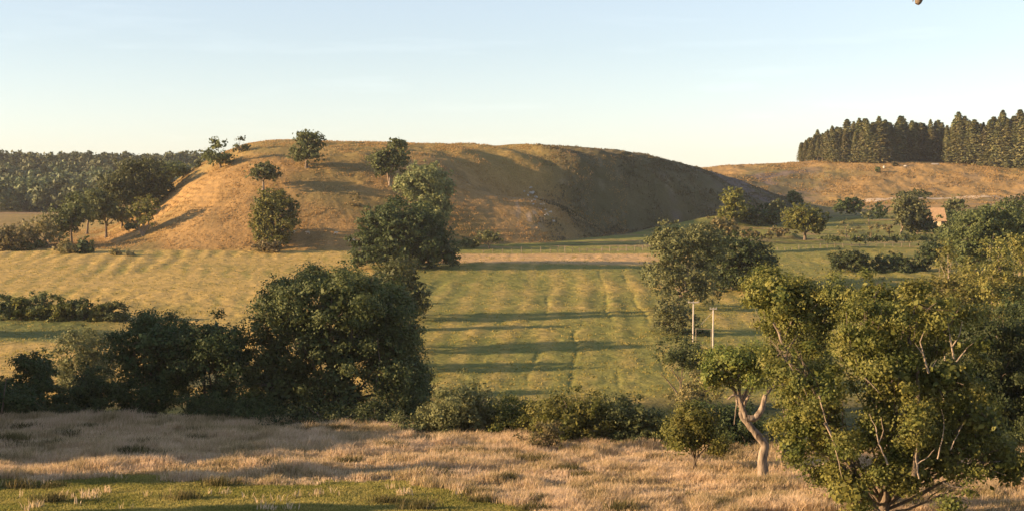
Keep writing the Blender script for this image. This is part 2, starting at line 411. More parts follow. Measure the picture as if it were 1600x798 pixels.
def build_ground():
    ang = np.concatenate([np.linspace(-180, -60, 14)[:-1], np.linspace(-60, -21.5, 40)[:-1], np.linspace(-21.5, 21.5, 860), np.linspace(21.5, 60, 40)[1:], np.linspace(60, 180, 14)[1:-1]])
    r = np.concatenate([np.geomspace(0.6, 70, 60)[:-1], np.linspace(70, 134, 110)[:-1], np.linspace(134, 180, 50)[:-1], np.linspace(180, 450, 240)[:-1],
                        np.linspace(450, 720, 230)[:-1], np.linspace(720, 950, 80)[:-1], np.linspace(950, 1400, 60)[:-1], np.geomspace(1400, 9000, 24)])
    a = np.radians(ang)
    X = r[:, None] * np.sin(a)[None, :]; Y = r[:, None] * np.cos(a)[None, :]
    Z = terrain(X, Y)
    nr, na = X.shape
    V = np.stack([X, Y, Z], -1).reshape(-1, 3)
    colr = ground_colour(X, Y).reshape(-1, 3)
    V = np.concatenate([V, [[0, 0, float(terrain(0.0, 0.0))]]]); colr = np.concatenate([colr, colr[:1]])
    i = np.arange(nr - 1)[:, None] * na + np.arange(na)[None, :]
    j = np.arange(nr - 1)[:, None] * na + (np.arange(na)[None, :] + 1) % na
    quad = np.stack([i, i + na, j + na, j], -1).reshape(-1, 4)[:, ::-1]
    tri = np.stack([np.arange(na), (np.arange(na) + 1) % na, np.full(na, nr * na)], -1)[:, ::-1]
    m, nt, p = new_mat('grassland'); N = nt.nodes; L = nt.links
    at_ = N.new('ShaderNodeAttribute'); at_.attribute_name = 'soil'
    tc = N.new('ShaderNodeTexCoord')
    n1 = N.new('ShaderNodeTexNoise'); n1.inputs['Scale'].default_value = 2.2; n1.inputs['Detail'].default_value = 7; n1.inputs['Roughness'].default_value = 0.65
    n2 = N.new('ShaderNodeTexNoise'); n2.inputs['Scale'].default_value = 0.45; n2.inputs['Detail'].default_value = 5
    L.new(tc.outputs['Object'], n1.inputs['Vector']); L.new(tc.outputs['Object'], n2.inputs['Vector'])
    mr = N.new('ShaderNodeMapRange'); mr.inputs['From Min'].default_value = 0.3; mr.inputs['From Max'].default_value = 0.7
    mr.inputs['To Min'].default_value = 0.72; mr.inputs['To Max'].default_value = 1.28
    L.new(n1.outputs[0], mr.inputs[0])
    mul = N.new('ShaderNodeMix'); mul.data_type = 'RGBA'; mul.blend_type = 'MULTIPLY'; mul.inputs[0].default_value = 1
    L.new(at_.outputs['Color'], mul.inputs[6]); L.new(mr.outputs[0], mul.inputs[7])
    L.new(mul.outputs[2], p.inputs['Base Color'])
    b1 = N.new('ShaderNodeBump'); b1.inputs['Strength'].default_value = 0.55; b1.inputs['Distance'].default_value = 0.35
    b2 = N.new('ShaderNodeBump'); b2.inputs['Strength'].default_value = 0.5; b2.inputs['Distance'].default_value = 1.0
    L.new(n2.outputs[0], b2.inputs['Height']); L.new(b2.outputs[0], b1.inputs['Normal']); L.new(n1.outputs[0], b1.inputs['Height'])
    L.new(b1.outputs[0], p.inputs['Normal'])
    p.inputs['Roughness'].default_value = 0.95; p.inputs['Specular IOR Level'].default_value = 0.1
    me = mk_mesh('ground', V, [(quad, 0), (tri, 0)], [m], True, {'soil': colr})
    o = link('ground', me); tag(o, 'rolling grassland with meadow, valley field, golden hill and far pasture', kind='structure')
build_ground()

# ------------------------------------------------------------------ trees
def unit(v): return v / (np.linalg.norm(v, axis=-1, keepdims=True) + 1e-9)

def leaf_faces(Cn, Nrm, size, rng, aspect=0.62):
    n = len(Cn)
    t = unit(np.cross(Nrm, unit(rng.normal(0, 1, (n, 3)))))
    b = np.cross(Nrm, t)
    L = (size * rng.uniform(0.6, 1.35, n))[:, None]
    bend = Nrm * L * rng.uniform(-0.25, 0.25, (n, 1))
    V = np.stack([Cn + t * L, Cn + b * L * aspect + bend, Cn - t * L, Cn - b * L * aspect + bend], 1).reshape(-1, 3)
    return V, np.arange(4 * n).reshape(-1, 4)

def crown_points(lobes, n, clump, rng, per=22, hollow=0.3, flat=0.7, sprays=.22, tight=.42):
    lobes = np.asarray(lobes, float)
    w = (lobes[:, 3] * lobes[:, 4] * lobes[:, 5]) ** (2 / 3.0); w /= w.sum()
    nc = int(np.clip((12.6 * np.mean(lobes[:, 3:6], axis=1) ** 2).sum() / (clump ** 2 * 2.6), 8, n / 8))
    li = rng.choice(len(lobes), nc, p=w)
    d = unit(rng.normal(0, 1, (nc, 3)))
    rr = hollow + (1 - hollow) * rng.uniform(0, 1, nc) ** 0.5
    rr *= 1 + 0.10 * np.sin(d[:, 0] * 5 + li) * np.cos(d[:, 2] * 6 + li * 2.0)
    spray = rng.uniform(0, 1, nc) < sprays
    rr = np.where(spray, rng.uniform(.95, 1.28, nc), rr)
    cc = lobes[li, :3] + d * rr[:, None] * lobes[li, 3:6]
    cs = clump * rng.uniform(0.5, 1.25, nc) * np.where(spray, .6, 1)
    wc = cs ** 2 * rng.uniform(.3, 1.6, nc); ci = rng.choice(nc, n, p=wc / wc.sum())
    g = rng.normal(0, 1, (n, 3)) * tight; g[:, 2] *= flat
    P = cc[ci] + g * cs[ci][:, None]
    nr = unit(0.75 * unit(g) + 0.55 * d[ci] + np.array([0, 0, 0.30]) + 0.55 * rng.normal(0, 1, (n, 3)))
    return P, nr, rr[ci], cc

def thing_tree(name, label, cat, px, py=None, Y=None, lobes=(), leaf='hill', bark='bark', trunk=6.0, n=None, dens=1.0, clump=1.0,
               limbs=(), fork=0.35, seed=0, group=None, leafsize=None, bush=False, deadlimbs=(), subs=3, hollow=0.3, trunkpath=None, depth=1.0, tight=.42, flatcrown=False, knob=0.0, parts=('crown', 'trunk')):
    """lobes in photograph pixels: (px, py, rx, ry[, forward offset in metres])"""
    rng = np.random.default_rng(seed + 17)
    B = base_at(px, py, Y); Y = B[1]; mpp = Y / F
    Lm = []
    gs = 1.12 if Y > 150 else (1.18 if parts[0] == 'foliage' else 0.97)
    for l in lobes:
        c = at(l[0], l[1], Y) - B
        off = l[4] if len(l) > 4 else 0.0
        c[1] += off
        rx, rz = l[2] * mpp * gs, l[3] * mpp * gs
        Lm.append((c[0], c[1], c[2], rx, (rx * 0.55 + rz * 0.45) * depth, rz))
    Lm = np.array(Lm)
    if len(Lm) >= 3 and not flatcrown:                              # the crown is as deep as it is wide: lobes go towards and away from the viewer too
        cxm = Lm[:, 0].mean(); Rt = max((Lm[:, 0] + Lm[:, 3]).max() - cxm, cxm - (Lm[:, 0] - Lm[:, 3]).min())
        half = 0.55 * np.sqrt(np.clip(Rt ** 2 - (Lm[:, 0] - cxm) ** 2, 0, None))
        fr_, bk_ = Lm.copy(), Lm.copy(); fr_[:, 1] -= half * rng.uniform(.6, 1.1, len(Lm)); bk_[:, 1] += half * rng.uniform(.6, 1.1, len(Lm))
        Lm = np.concatenate([fr_, bk_[::2]])
    area_px = sum(math.pi * l[2] * l[3] for l in lobes) * 0.41       # at the size of the picture rendered
    ls = leafsize if leafsize else max(0.085, 1.25 * mpp / 0.64)
    lpx = ls / mpp * 0.64
    if n is None: n = int(np.clip(area_px * 6.0 * dens / (lpx * lpx * 1.24), 120, 100000 if Y < 150 else 60000))
    P, nr, rr, cc = crown_points(Lm, n, clump, rng, hollow=hollow, tight=tight)
    # keep leaves off the ground
    gz = terrain(P[:, 0] + B[0], P[:, 1] + B[1], False) - B[2]
    P[:, 2] = np.maximum(P[:, 2], gz + 0.12)
    V, Q = leaf_faces(P, nr, ls, rng)
    if hollow > 0:                                                  # denser foliage inside the crown
        P2, nr2, _, _ = crown_points(Lm * np.array([1, 1, 1, .55, .55, .55]), int(n * 0.12), clump, rng, hollow=0)
        P2[:, 2] = np.maximum(P2[:, 2], terrain(P2[:, 0] + B[0], P2[:, 1] + B[1], False) - B[2] + .2)
        V2, Q2 = leaf_faces(P2, nr2, ls * 2.0, rng); Q = np.concatenate([Q, Q2 + len(V)]); V = np.concatenate([V, V2])
    root = empty(name, B, label, cat, group)
    link(parts[0], mk_mesh(parts[0], V, [(Q, 0)], [M[leaf]]), root)
    # wood
    r0 = trunk * mpp * 0.5
    paths = []
    top = Lm[:, 2].max()
    cx = np.average(Lm[:, :3], axis=0, weights=Lm[:, 3] * Lm[:, 5])
    if trunkpath is not None:
        tp = [at(a, b, Y) - B for a, b in trunkpath]; tp[0][2] = -0.3
        tp = np.array(tp); forkp = tp[-1]
    else:
        forkp = np.array([cx[0] * 0.35, cx[1] * 0.35, max(0.4, cx[2] * fork)])
        tp = np.array([[0, 0, -0.35], [forkp[0] * 0.3, forkp[1] * 0.3, forkp[2] * 0.5], forkp])
    nn = 10
    tpc = curvy(tp, nn if trunkpath is None else 34, rng, 0.05)
    rad = np.linspace(r0 * 1.0, r0 * 0.62, len(tpc)); rad[0] *= 1.55; rad[1] *= 1.2
    if trunkpath is not None: rad *= 1 + .5 * np.exp(-np.arange(len(rad)) / 4.0); rad[0] /= 1.4
    paths.append((tpc, rad))
    nl = len(Lm)
    for k in range(nl):
        end = Lm[k, :3] + np.array([0, 0, 0.25 * Lm[k, 5]])
        st = tpc[-1] if k % 2 == 0 or trunkpath is not None else tpc[-3]
        mid = st * 0.5 + end * 0.5 + np.array([0, 0, 0.12 * np.linalg.norm(end - st)]) * rng.uniform(-0.3, 1)
        rb = r0 * 0.62 / math.sqrt(max(1, nl * 0.45))
        pth = curvy([st, mid, end], 9, rng, 0.16)
        paths.append((pth, np.linspace(max(rb, 0.03), max(0.02, rb * 0.3), 9)))
        for q in range(subs):
            s_ = pth[rng.integers(4, 9)]
            d = unit(rng.normal(0, 1, 3) + np.array([0, -0.25, 0.35]))
            e = Lm[k, :3] + d * Lm[k, 3:6] * rng.uniform(0.75, 1.02)
            paths.append((curvy([s_, (s_ + e) / 2 + np.array([0, 0, .1]) * Lm[k, 5], e], 6, rng, 0.18), np.linspace(max(0.02, rb * 0.42), 0.012, 6)))
    for lb in limbs:                                                # limbs seen in the photograph: ([(px, py), ...], width px[, forward m])
        off = lb[2] if len(lb) > 2 else 0
        pts = np.array([at(a, b, Y) - B for a, b in lb[0]]); pts[:, 1] += off
        wpx = lb[1]; pc = curvy(pts, max(9, 7 * len(pts)), rng, 0.06)
        paths.append((pc, np.linspace(wpx * mpp * 0.5, wpx * mpp * (0.5 if len(lb) > 3 else 0.18), len(pc))))
    if not (bush and trunk <= 0):
        Vt, q, t = tubes(paths, 14 if knob else 7, knob)
        link(parts[1], mk_mesh(parts[1], Vt, [(q, 0), (t, 0)], [M[bark]], True), root)
    for pts, wpx, off in deadlimbs:
        pp = np.array([at(a, b, Y) - B for a, b in pts]); pp[:, 1] += off
        pc = curvy(pp, max(8, 4 * len(pp)), rng, 0.12)
        Vt, q, t = tubes([(pc, np.linspace(wpx * mpp * 0.34, wpx * mpp * 0.08, len(pc)))], 6)
        link('dead_limb', mk_mesh('dead_limb', Vt, [(q, 0), (t, 0)], [M['dead']], True), root)
    return root

# ------------------------------------------------------------------ trees of the hill
T = thing_tree
T('oak_tree', 'wind-shaped tree with a wispy domed top, on the hill left shoulder against the sky', 'tree', 345, 262,
  lobes=[(340, 246, 21, 9), (343, 226, 14, 9), (326, 240, 9, 8), (357, 247, 8, 7)], trunk=4.5, seed=1, hollow=0.1, clump=1.3, dens=.75)
T('oak_tree', 'smallest skyline tree, a thin wispy one just left of the hilltop', 'tree', 373, 239,
  lobes=[(373, 231, 8, 5), (377, 220, 6, 6), (384, 230, 7, 4)], trunk=3, seed=2, hollow=0.0, clump=1.2, dens=.7)
T('oak_tree', 'leafy broad tree at the hilltop edge, crown standing above the skyline', 'tree', 479, 262,
  lobes=[(470, 240, 20, 12), (490, 240, 19, 12), (478, 220, 17, 14), (500, 222, 9, 11), (484, 211, 14, 7)], trunk=6, seed=3, hollow=0.1, clump=1.3, dens=.9)
T('hawthorn_tree', 'small round tree with bare trunk in the middle of the hill face', 'tree', 411, 298,
  lobes=[(412, 266, 20, 11), (402, 273, 14, 9), (424, 272, 11, 10)], trunk=4.5, bark='palebark', seed=4, fork=0.6, clump=1.0)
T('oak_tree', 'tree with forked leaning trunk high on the hill, dark domed top on the skyline', 'tree', 609, 290,
  lobes=[(596, 250, 20, 14), (616, 238, 18, 16), (625, 250, 14, 18), (603, 264, 17, 9), (620, 224, 14, 6)], trunk=6, bark='palebark', seed=5, hollow=.1, clump=1.2,
  limbs=[([(609, 290), (606, 272), (600, 255)], 4), ([(610, 290), (616, 270), (620, 250)], 3.5)])
T('oak_tree', 'tall bushy tree low on the left hill face, casting a long shadow', 'tree', 426, 391,
  lobes=[(428, 316, 26, 20), (452, 322, 18, 16), (410, 345, 18, 24), (440, 345, 28, 18), (428, 370, 24, 16), (455, 350, 14, 12)], leaf='oak', trunk=7, seed=6, clump=1.3)
T('scrub_bush', 'brown scrubby bush at the foot of the tall bushy tree on the hill', 'bush', 418, 394, lobes=[(418, 384, 20, 9), (432, 386, 14, 7)], leaf='brown', trunk=0, bush=True, seed=7, parts=('foliage', 'stem'))
T('oak_tree', 'grey-green tree rising directly behind the big dark field oak', 'tree', 668, 372, Y=462,
  lobes=[(664, 282, 32, 24), (686, 296, 24, 26), (640, 290, 22, 18), (672, 320, 30, 24), (690, 330, 16, 16), (660, 345, 28, 20)], leaf='pale', trunk=8, seed=8, clump=1.6)
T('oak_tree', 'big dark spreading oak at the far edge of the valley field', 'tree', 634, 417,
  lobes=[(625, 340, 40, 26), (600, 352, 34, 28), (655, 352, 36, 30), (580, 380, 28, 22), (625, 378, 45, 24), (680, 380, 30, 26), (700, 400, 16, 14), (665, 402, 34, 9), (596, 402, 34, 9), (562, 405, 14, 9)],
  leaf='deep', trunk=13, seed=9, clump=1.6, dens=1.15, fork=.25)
T('scrub_bush', 'dry scrub patch on the bare hill face left of the forked tree', 'bush', 553, 322, lobes=[(553, 314, 11, 9), (557, 304, 5, 6)], leaf='brown', trunk=0, bush=True, seed=10, dens=.35, hollow=0, parts=('foliage', 'stem'))
T('scrub_bush', 'low dry scrub patch between the hill shadow and the dark field oak', 'bush', 585, 352, lobes=[(575, 345, 20, 5), (600, 338, 14, 4)], leaf='brown', trunk=0, bush=True, seed=11, dens=.4, hollow=0, parts=('foliage', 'stem'))
T('scrub_bush', 'dark low bush on the hill crest, leftmost speck on the skyline', 'bush', 309, 262, lobes=[(309, 257, 6, 5)], trunk=0, bush=True, seed=12, parts=('foliage', 'stem'))

# the grove on the left flank of the hill
GR = 'trees of the grove on the left flank of the hill'
T('oak_tree', 'grove tree with a single red-brown trunk standing foremost on golden grass', 'tree', 166, 371,
  lobes=[(150, 332, 22, 16), (172, 322, 24, 18), (190, 335, 16, 12), (160, 310, 18, 14)], trunk=4.5, seed=21, fork=.55, group=GR, clump=1.2)
T('oak_tree', 'tallest dark tree crowning the grove beside the wooded hill', 'tree', 215, 338,
  lobes=[(222, 264, 30, 15), (240, 274, 24, 20), (205, 276, 26, 20), (225, 295, 34, 22), (252, 300, 14, 20)], trunk=5, seed=22, fork=.5, group=GR, clump=1.4)
T('oak_tree', 'grove tree with twin trunks left of the small pale tree', 'tree', 200, 351,
  lobes=[(192, 300, 24, 20), (210, 308, 22, 16), (180, 288, 20, 16)], trunk=4, seed=23, fork=.55, group=GR, clump=1.2,
  limbs=[([(191, 354), (190, 338), (186, 315)], 4)])
T('oak_tree', 'lowest tall tree of the grove, above the pair of dark round bushes', 'tree', 112, 380,
  lobes=[(108, 338, 24, 18), (128, 326, 20, 18), (98, 352, 16, 14), (122, 310, 14, 10)], trunk=4.5, seed=24, fork=.5, group=GR, clump=1.2)
T('oak_tree', 'grove tree half hidden between the lowest tall tree and the foremost trunk', 'tree', 136, 366,
  lobes=[(138, 325, 20, 16), (148, 308, 18, 14)], trunk=4, seed=25, fork=.5, group=GR, clump=1.2)
T('oak_tree', 'tree whose rounded crown peeps over the ridge right of the tallest grove tree', 'tree', 262, 296,
  lobes=[(270, 263, 20, 9), (258, 276, 16, 12), (284, 268, 9, 7)], trunk=3.5, seed=26, fork=.5, group=GR, clump=1.2)
T('hawthorn_tree', 'small pale open tree with split trunk in front of the dark grove', 'tree', 223, 368,
  lobes=[(228, 322, 18, 15), (240, 332, 13, 12), (216, 335, 14, 13), (230, 345, 15, 10)], leaf='oak', bark='palebark', trunk=4, seed=27, hollow=0, dens=.6,
  limbs=[([(222, 368), (216, 352), (212, 338)], 3), ([(224, 368), (232, 350), (236, 335)], 3)])
T('scrub_bush', 'blue-green low bush under the grove, left of the small pale tree', 'bush', 208, 362, lobes=[(206, 354, 14, 5)], leaf='deep', trunk=0, bush=True, seed=28, parts=('foliage', 'stem'))
T('oak_tree', 'tree with dark leaning trunk at the foot of the hill, far left', 'tree', 72, 388, Y=462,
  lobes=[(72, 350, 20, 14), (52, 362, 20, 16), (85, 366, 14, 12)], leaf='brown', trunk=4, seed=29, limbs=[([(72, 388), (60, 374), (48, 362)], 4, 0)], hollow=0, dens=.8)
T('oak_tree', 'grey-brown bushy tree at the left picture edge below the wooded hill', 'tree', 18, 396, Y=458,
  lobes=[(15, 368, 22, 18), (40, 372, 18, 18), (-12, 375, 20, 18)], leaf='brown', trunk=4, seed=30, fork=.2)
T('oak_tree', 'low grey-green tree filling the gap between leaning trunk and left edge', 'tree', 46, 396, Y=456,
  lobes=[(48, 384, 20, 12), (30, 388, 20, 10)], leaf='hill', trunk=3, seed=31, fork=.2)
T('round_bush', 'brownish round bush left of the darkest bush at the hill foot', 'bush', 105, 396, lobes=[(104, 387, 17, 11)], leaf='brown', trunk=0, bush=True, seed=32, parts=('foliage', 'stem'))
T('round_bush', 'dark round bush on golden grass under the grove', 'bush', 132, 395, lobes=[(131, 384, 14, 12), (140, 388, 8, 8)], leaf='deep', trunk=0, bush=True, seed=33, parts=('foliage', 'stem'))
T('scrub_bush', 'low dark mound of scrub at the hill foot, left one of two', 'bush', 181, 399, lobes=[(181, 394, 11, 5)], leaf='brown', trunk=0, bush=True, seed=34, parts=('foliage', 'stem'))
T('scrub_bush', 'low dark mound of scrub at the hill foot, right one of two', 'bush', 201, 399, lobes=[(201, 396, 9, 3.5)], leaf='brown', trunk=0, bush=True, seed=35, parts=('foliage', 'stem'))

# foot of the hill, and the ground between hill and far pasture
T('hawthorn_tree', 'small pale hawthorn by the post fence right of the dark field oak', 'tree', 765, 389,
  lobes=[(762, 368, 14, 7), (778, 371, 9, 7), (748, 374, 10, 6)], leaf='pale', trunk=3, seed=41, dens=.8)
T('field_hedge', 'low grey-green hedge between the dark field oak and the small hawthorn', 'hedge', 728, 388, lobes=[(722, 379, 14, 6), (738, 380, 12, 6)], leaf='pale', trunk=0, bush=True, seed=42, parts=('foliage', 'stem'))
T('oak_tree', 'sunlit bushy tree where the dark hill slope meets the green bank', 'tree', 1147, 350, Y=560,
  lobes=[(1145, 308, 17, 13), (1152, 325, 19, 14), (1138, 335, 14, 12)], leaf='oak', trunk=4, seed=43)
T('field_hedge', 'very dark hedge in hill shadow right of the sunlit bushy tree', 'hedge', 1184, 350, Y=565, lobes=[(1172, 338, 14, 14), (1190, 335, 18, 15), (1208, 340, 14, 12)], leaf='deep', trunk=0, bush=True, seed=44, parts=('foliage', 'stem'))
T('hawthorn_tree', 'small yellow-green tree rising out of the very dark hedge', 'tree', 1214, 348, Y=570, lobes=[(1213, 321, 12, 9), (1206, 328, 8, 8)], leaf='pale', trunk=3, seed=45)
T('round_bush', 'brown-topped round tree on the skyline where the hill meets far pasture', 'tree', 1242, 318, Y=640, lobes=[(1240, 307, 11, 9), (1248, 312, 8, 6)], leaf='hill', trunk=2, seed=46)
T('oak_tree', 'round sunlit oak standing alone at the back of the right field', 'tree', 1258, 375,
  lobes=[(1245, 340, 20, 16), (1270, 342, 20, 17), (1256, 334, 22, 12), (1240, 352, 15, 10), (1276, 352, 14, 10)], leaf='oak', trunk=6, seed=47, fork=.35, clump=1.2)
T('round_bush', 'dark round bush between the lone round oak and the pale tall tree', 'bush', 1326, 337, Y=600, lobes=[(1318, 322, 17, 11), (1336, 321, 14, 12)], leaf='deep', trunk=0, bush=True, seed=48, parts=('foliage', 'stem'))
T('round_bush', 'small dark bush just left of the pale tall tree', 'bush', 1376, 342, Y=590, lobes=[(1374, 329, 11, 11)], leaf='deep', trunk=0, bush=True, seed=49, parts=('foliage', 'stem'))
T('hawthorn_tree', 'thin grey tree before the small dark bush', 'tree', 1358, 350, Y=570, lobes=[(1357, 332, 9, 9)], leaf='pale', trunk=2, seed=50, dens=.6, hollow=0)
T('ash_tree', 'pale tall tree with white trunk left of the orange-roofed farmhouse', 'tree', 1406, 372,
  lobes=[(1420, 316, 22, 15), (1402, 330, 16, 15), (1432, 330, 17, 15), (1412, 342, 22, 14)], leaf='pale', bark='dead', trunk=4, seed=51, fork=.4, clump=1.2)
T('oak_tree', 'dark low tree on a short trunk just left of the farmhouse', 'tree', 1433, 371, lobes=[(1436, 345, 20, 14), (1446, 352, 14, 9), (1422, 354, 12, 7)], leaf='deep', trunk=4, seed=52)
T('hawthorn_tree', 'leafless-looking grey shrub on the field edge right of the lone round oak', 'bush', 1322, 372, lobes=[(1320, 354, 14, 11), (1334, 360, 9, 8)], leaf='brown', trunk=2, seed=53, dens=.22, hollow=0, subs=6)
T('hawthorn_tree', 'thin bare shrub midway between lone round oak and pale tall tree', 'bush', 1361, 372, lobes=[(1361, 356, 12, 11)], leaf='brown', trunk=2, seed=54, dens=.22, hollow=0, subs=7)
T('hawthorn_tree', 'bare twiggy shrub at the foot of the pale tall tree', 'bush', 1390, 370, lobes=[(1388, 358, 10, 8)], leaf='brown', trunk=1.6, seed=55, dens=.2, hollow=0, subs=7)
T('hawthorn_tree', 'pale grey-topped tree behind the farmhouse roof', 'tree', 1490, 345, Y=590, lobes=[(1492, 318, 15, 10), (1480, 330, 10, 10)], leaf='pale', trunk=2.5, seed=56)
T('round_bush', 'dark rounded bush against the farmhouse right side', 'bush', 1489, 352, Y=560, lobes=[(1488, 339, 11, 10)], leaf='deep', trunk=0, bush=True, seed=57, parts=('foliage', 'stem'))
T('round_bush', 'low grey bush in front of the farmhouse wall', 'bush', 1466, 366, Y=530, lobes=[(1466, 358, 9, 5)], leaf='hill', trunk=0, bush=True, seed=58, parts=('foliage', 'stem'))
T('oak_tree', 'big dull-green tree at the right edge, left half of the pair', 'tree', 1522, 425, Y=330,
  lobes=[(1520, 350, 36, 26), (1548, 340, 34, 24), (1505, 378, 26, 20), (1540, 372, 40, 24), (1520, 398, 32, 16)], leaf='hill', trunk=8, seed=59, clump=1.4)
T('oak_tree', 'big dull-green tree cut by the right edge, beside its twin', 'tree', 1595, 425, Y=345,
  lobes=[(1590, 345, 36, 26), (1620, 350, 30, 26), (1580, 372, 30, 22), (1610, 390, 40, 20)], leaf='hill', trunk=8, seed=60, clump=1.4)
T('round_bush', 'dark round tree on the horizon of the right edge, behind the big pair', 'tree', 1592, 330, Y=620, lobes=[(1590, 318, 16, 12), (1612, 318, 14, 12)], leaf='hill', trunk=2, seed=61)
T('scrub_bush', 'single dark bush alone on the far pasture below the conifers', 'bush', 1371, 269, lobes=[(1371, 265.5, 3.6, 3.6)], leaf='hill', trunk=0, bush=True, seed=62, parts=('foliage', 'stem'))
T('scrub_bush', 'brown bush high on the far pasture close to the conifer edge', 'bush', 1399, 260, lobes=[(1398, 257, 4.5, 2.6)], leaf='brown', trunk=0, bush=True, seed=63, parts=('foliage', 'stem'))
T('scrub_bush', 'long dark scrub along the bank below the far pasture', 'bush', 1424, 304, Y=690, lobes=[(1412, 303, 12, 3), (1430, 299, 12, 4), (1446, 304, 10, 3)], leaf='deep', trunk=0, bush=True, seed=64, parts=('foliage', 'stem'))

T('field_hedge', 'long low dark hedge along the fence at the back of the right field', 'hedge', 1350, 376, Y=449, lobes=[(1300, 372, 16, 4), (1330, 371, 18, 4), (1362, 371, 18, 4), (1395, 371, 16, 4), (1425, 370, 18, 5), (1455, 370, 18, 6), (1480, 368, 16, 7)], leaf='hill', trunk=0, bush=True, seed=140, parts=('foliage', 'stem'))
T('scrub_bush', 'reddish-brown scrub on the bank between dark hedge and lone round oak', 'bush', 1190, 372, Y=470, lobes=[(1165, 364, 20, 6), (1195, 366, 22, 5), (1220, 362, 14, 5)], leaf='brown', trunk=0, bush=True, seed=141, hollow=0, parts=('foliage', 'stem'))
T('round_bush', 'dark bush wedged between the dark low tree and the farmhouse gable', 'bush', 1447, 366, Y=535, lobes=[(1446, 354, 11, 9)], leaf='deep', trunk=0, bush=True, seed=142, parts=('foliage', 'stem'))
T('oak_tree', 'dull-green tree filling the gap between farmhouse and the big right-edge pair', 'tree', 1500, 372, Y=470, lobes=[(1500, 350, 20, 14), (1485, 360, 14, 8)], leaf='hill', trunk=3, seed=143)

# dark hedge bushes in the right field
HD = 'dark hedge bushes across the right field'
T('round_bush', 'dark hedge bush, widest of three, nearest the twiggy field cluster', 'bush', 1328, 432, Y=365, lobes=[(1312, 408, 14, 16), (1334, 406, 20, 15), (1348, 414, 10, 14)], leaf='deep', trunk=0, bush=True, seed=66, group=HD, parts=('foliage', 'stem'))
T('round_bush', 'dark hedge bush in the middle of three, lowest topped', 'bush', 1390, 432, Y=365, lobes=[(1378, 412, 14, 14), (1400, 408, 16, 13)], leaf='deep', trunk=0, bush=True, seed=67, group=HD, parts=('foliage', 'stem'))
T('round_bush', 'dark hedge bush, tallest of three, beside the big dull-green pair', 'bush', 1450, 430, Y=368, lobes=[(1454, 393, 20, 14), (1440, 408, 18, 15), (1426, 420, 14, 10)], leaf='deep', trunk=0, bush=True, seed=68, group=HD, parts=('foliage', 'stem'))
T('field_hedge', 'thin low hedge joining the middle and tallest dark bushes', 'hedge', 1420, 436, Y=362, lobes=[(1415, 424, 18, 8), (1365, 426, 16, 6)], leaf='deep', trunk=0, bush=True, seed=69, parts=('foliage', 'stem'))

# the copse right of the field, by the poles
T('willow_tree', 'feathery grey-green tree with bleached dead limbs beside the two poles', 'tree', 1062, 482,
  lobes=[(1058, 385, 38, 24), (1035, 405, 26, 24), (1045, 440, 34, 26), (1080, 420, 34, 28), (1095, 450, 24, 24), (1042, 356, 16, 12), (1028, 375, 14, 14), (1105, 388, 34, 24), (1088, 366, 26, 16)], leaf='pale', trunk=9, seed=71, clump=1.2, hollow=0,
  deadlimbs=[([(1066, 450), (1064, 436), (1070, 424), (1068, 408)], 4.0, -5.5), ([(1064, 438), (1056, 430), (1053, 424)], 2.6, -5.5), ([(1067, 440), (1078, 436), (1090, 438)], 2.8, -5.5), ([(1068, 428), (1074, 416)], 2, -5.5)])
T('oak_tree', 'dark rounded tree behind the feathery one with dead limbs', 'tree', 1145, 455, Y=330,
  lobes=[(1120, 388, 38, 24), (1152, 392, 36, 28), (1182, 404, 24, 20), (1130, 425, 40, 28), (1165, 428, 34, 22), (1198, 408, 12, 11)], leaf='deep', trunk=9, seed=72, clump=1.2)
T('hawthorn_tree', 'yellowish shrubby tree on the bank above the dark rounded tree', 'tree', 1128, 388, Y=430, lobes=[(1126, 352, 18, 12), (1138, 362, 16, 12), (1112, 366, 14, 10)], leaf='brown', trunk=3, seed=73)
T('scrub_bush', 'reddish-brown shrub directly left of the shorter pole', 'bush', 1055, 520, lobes=[(1048, 482, 26, 18), (1062, 502, 24, 16), (1034, 505, 18, 12)], leaf='pale', trunk=3, seed=74, hollow=0, parts=('foliage', 'stem'))
T('scrub_bush', 'dark green shrub between the feet of the two poles', 'bush', 1088, 560, Y=242, lobes=[(1084, 530, 24, 14), (1100, 538, 14, 10)], leaf='hill', trunk=2, seed=75, parts=('foliage', 'stem'))
T('scrub_bush', 'brown shrub with slanting stems below the shorter pole', 'bush', 1062, 612, lobes=[(1070, 545, 30, 16), (1040, 555, 28, 14), (1085, 568, 26, 16)], leaf='hill', trunk=3, seed=76, hollow=0, parts=('foliage', 'stem'),
  limbs=[([(1056, 612), (1042, 592), (1030, 580)], 3, -2), ([(1066, 612), (1058, 590), (1046, 572)], 3, -2)])
T('scrub_bush', 'tawny shrub standing at the field bottom left of the bent oak', 'bush', 1100, 640, lobes=[(1096, 606, 28, 18), (1118, 590, 22, 16), (1070, 622, 24, 12)], leaf='brown', trunk=3, seed=77, hollow=0, parts=('foliage', 'stem'))

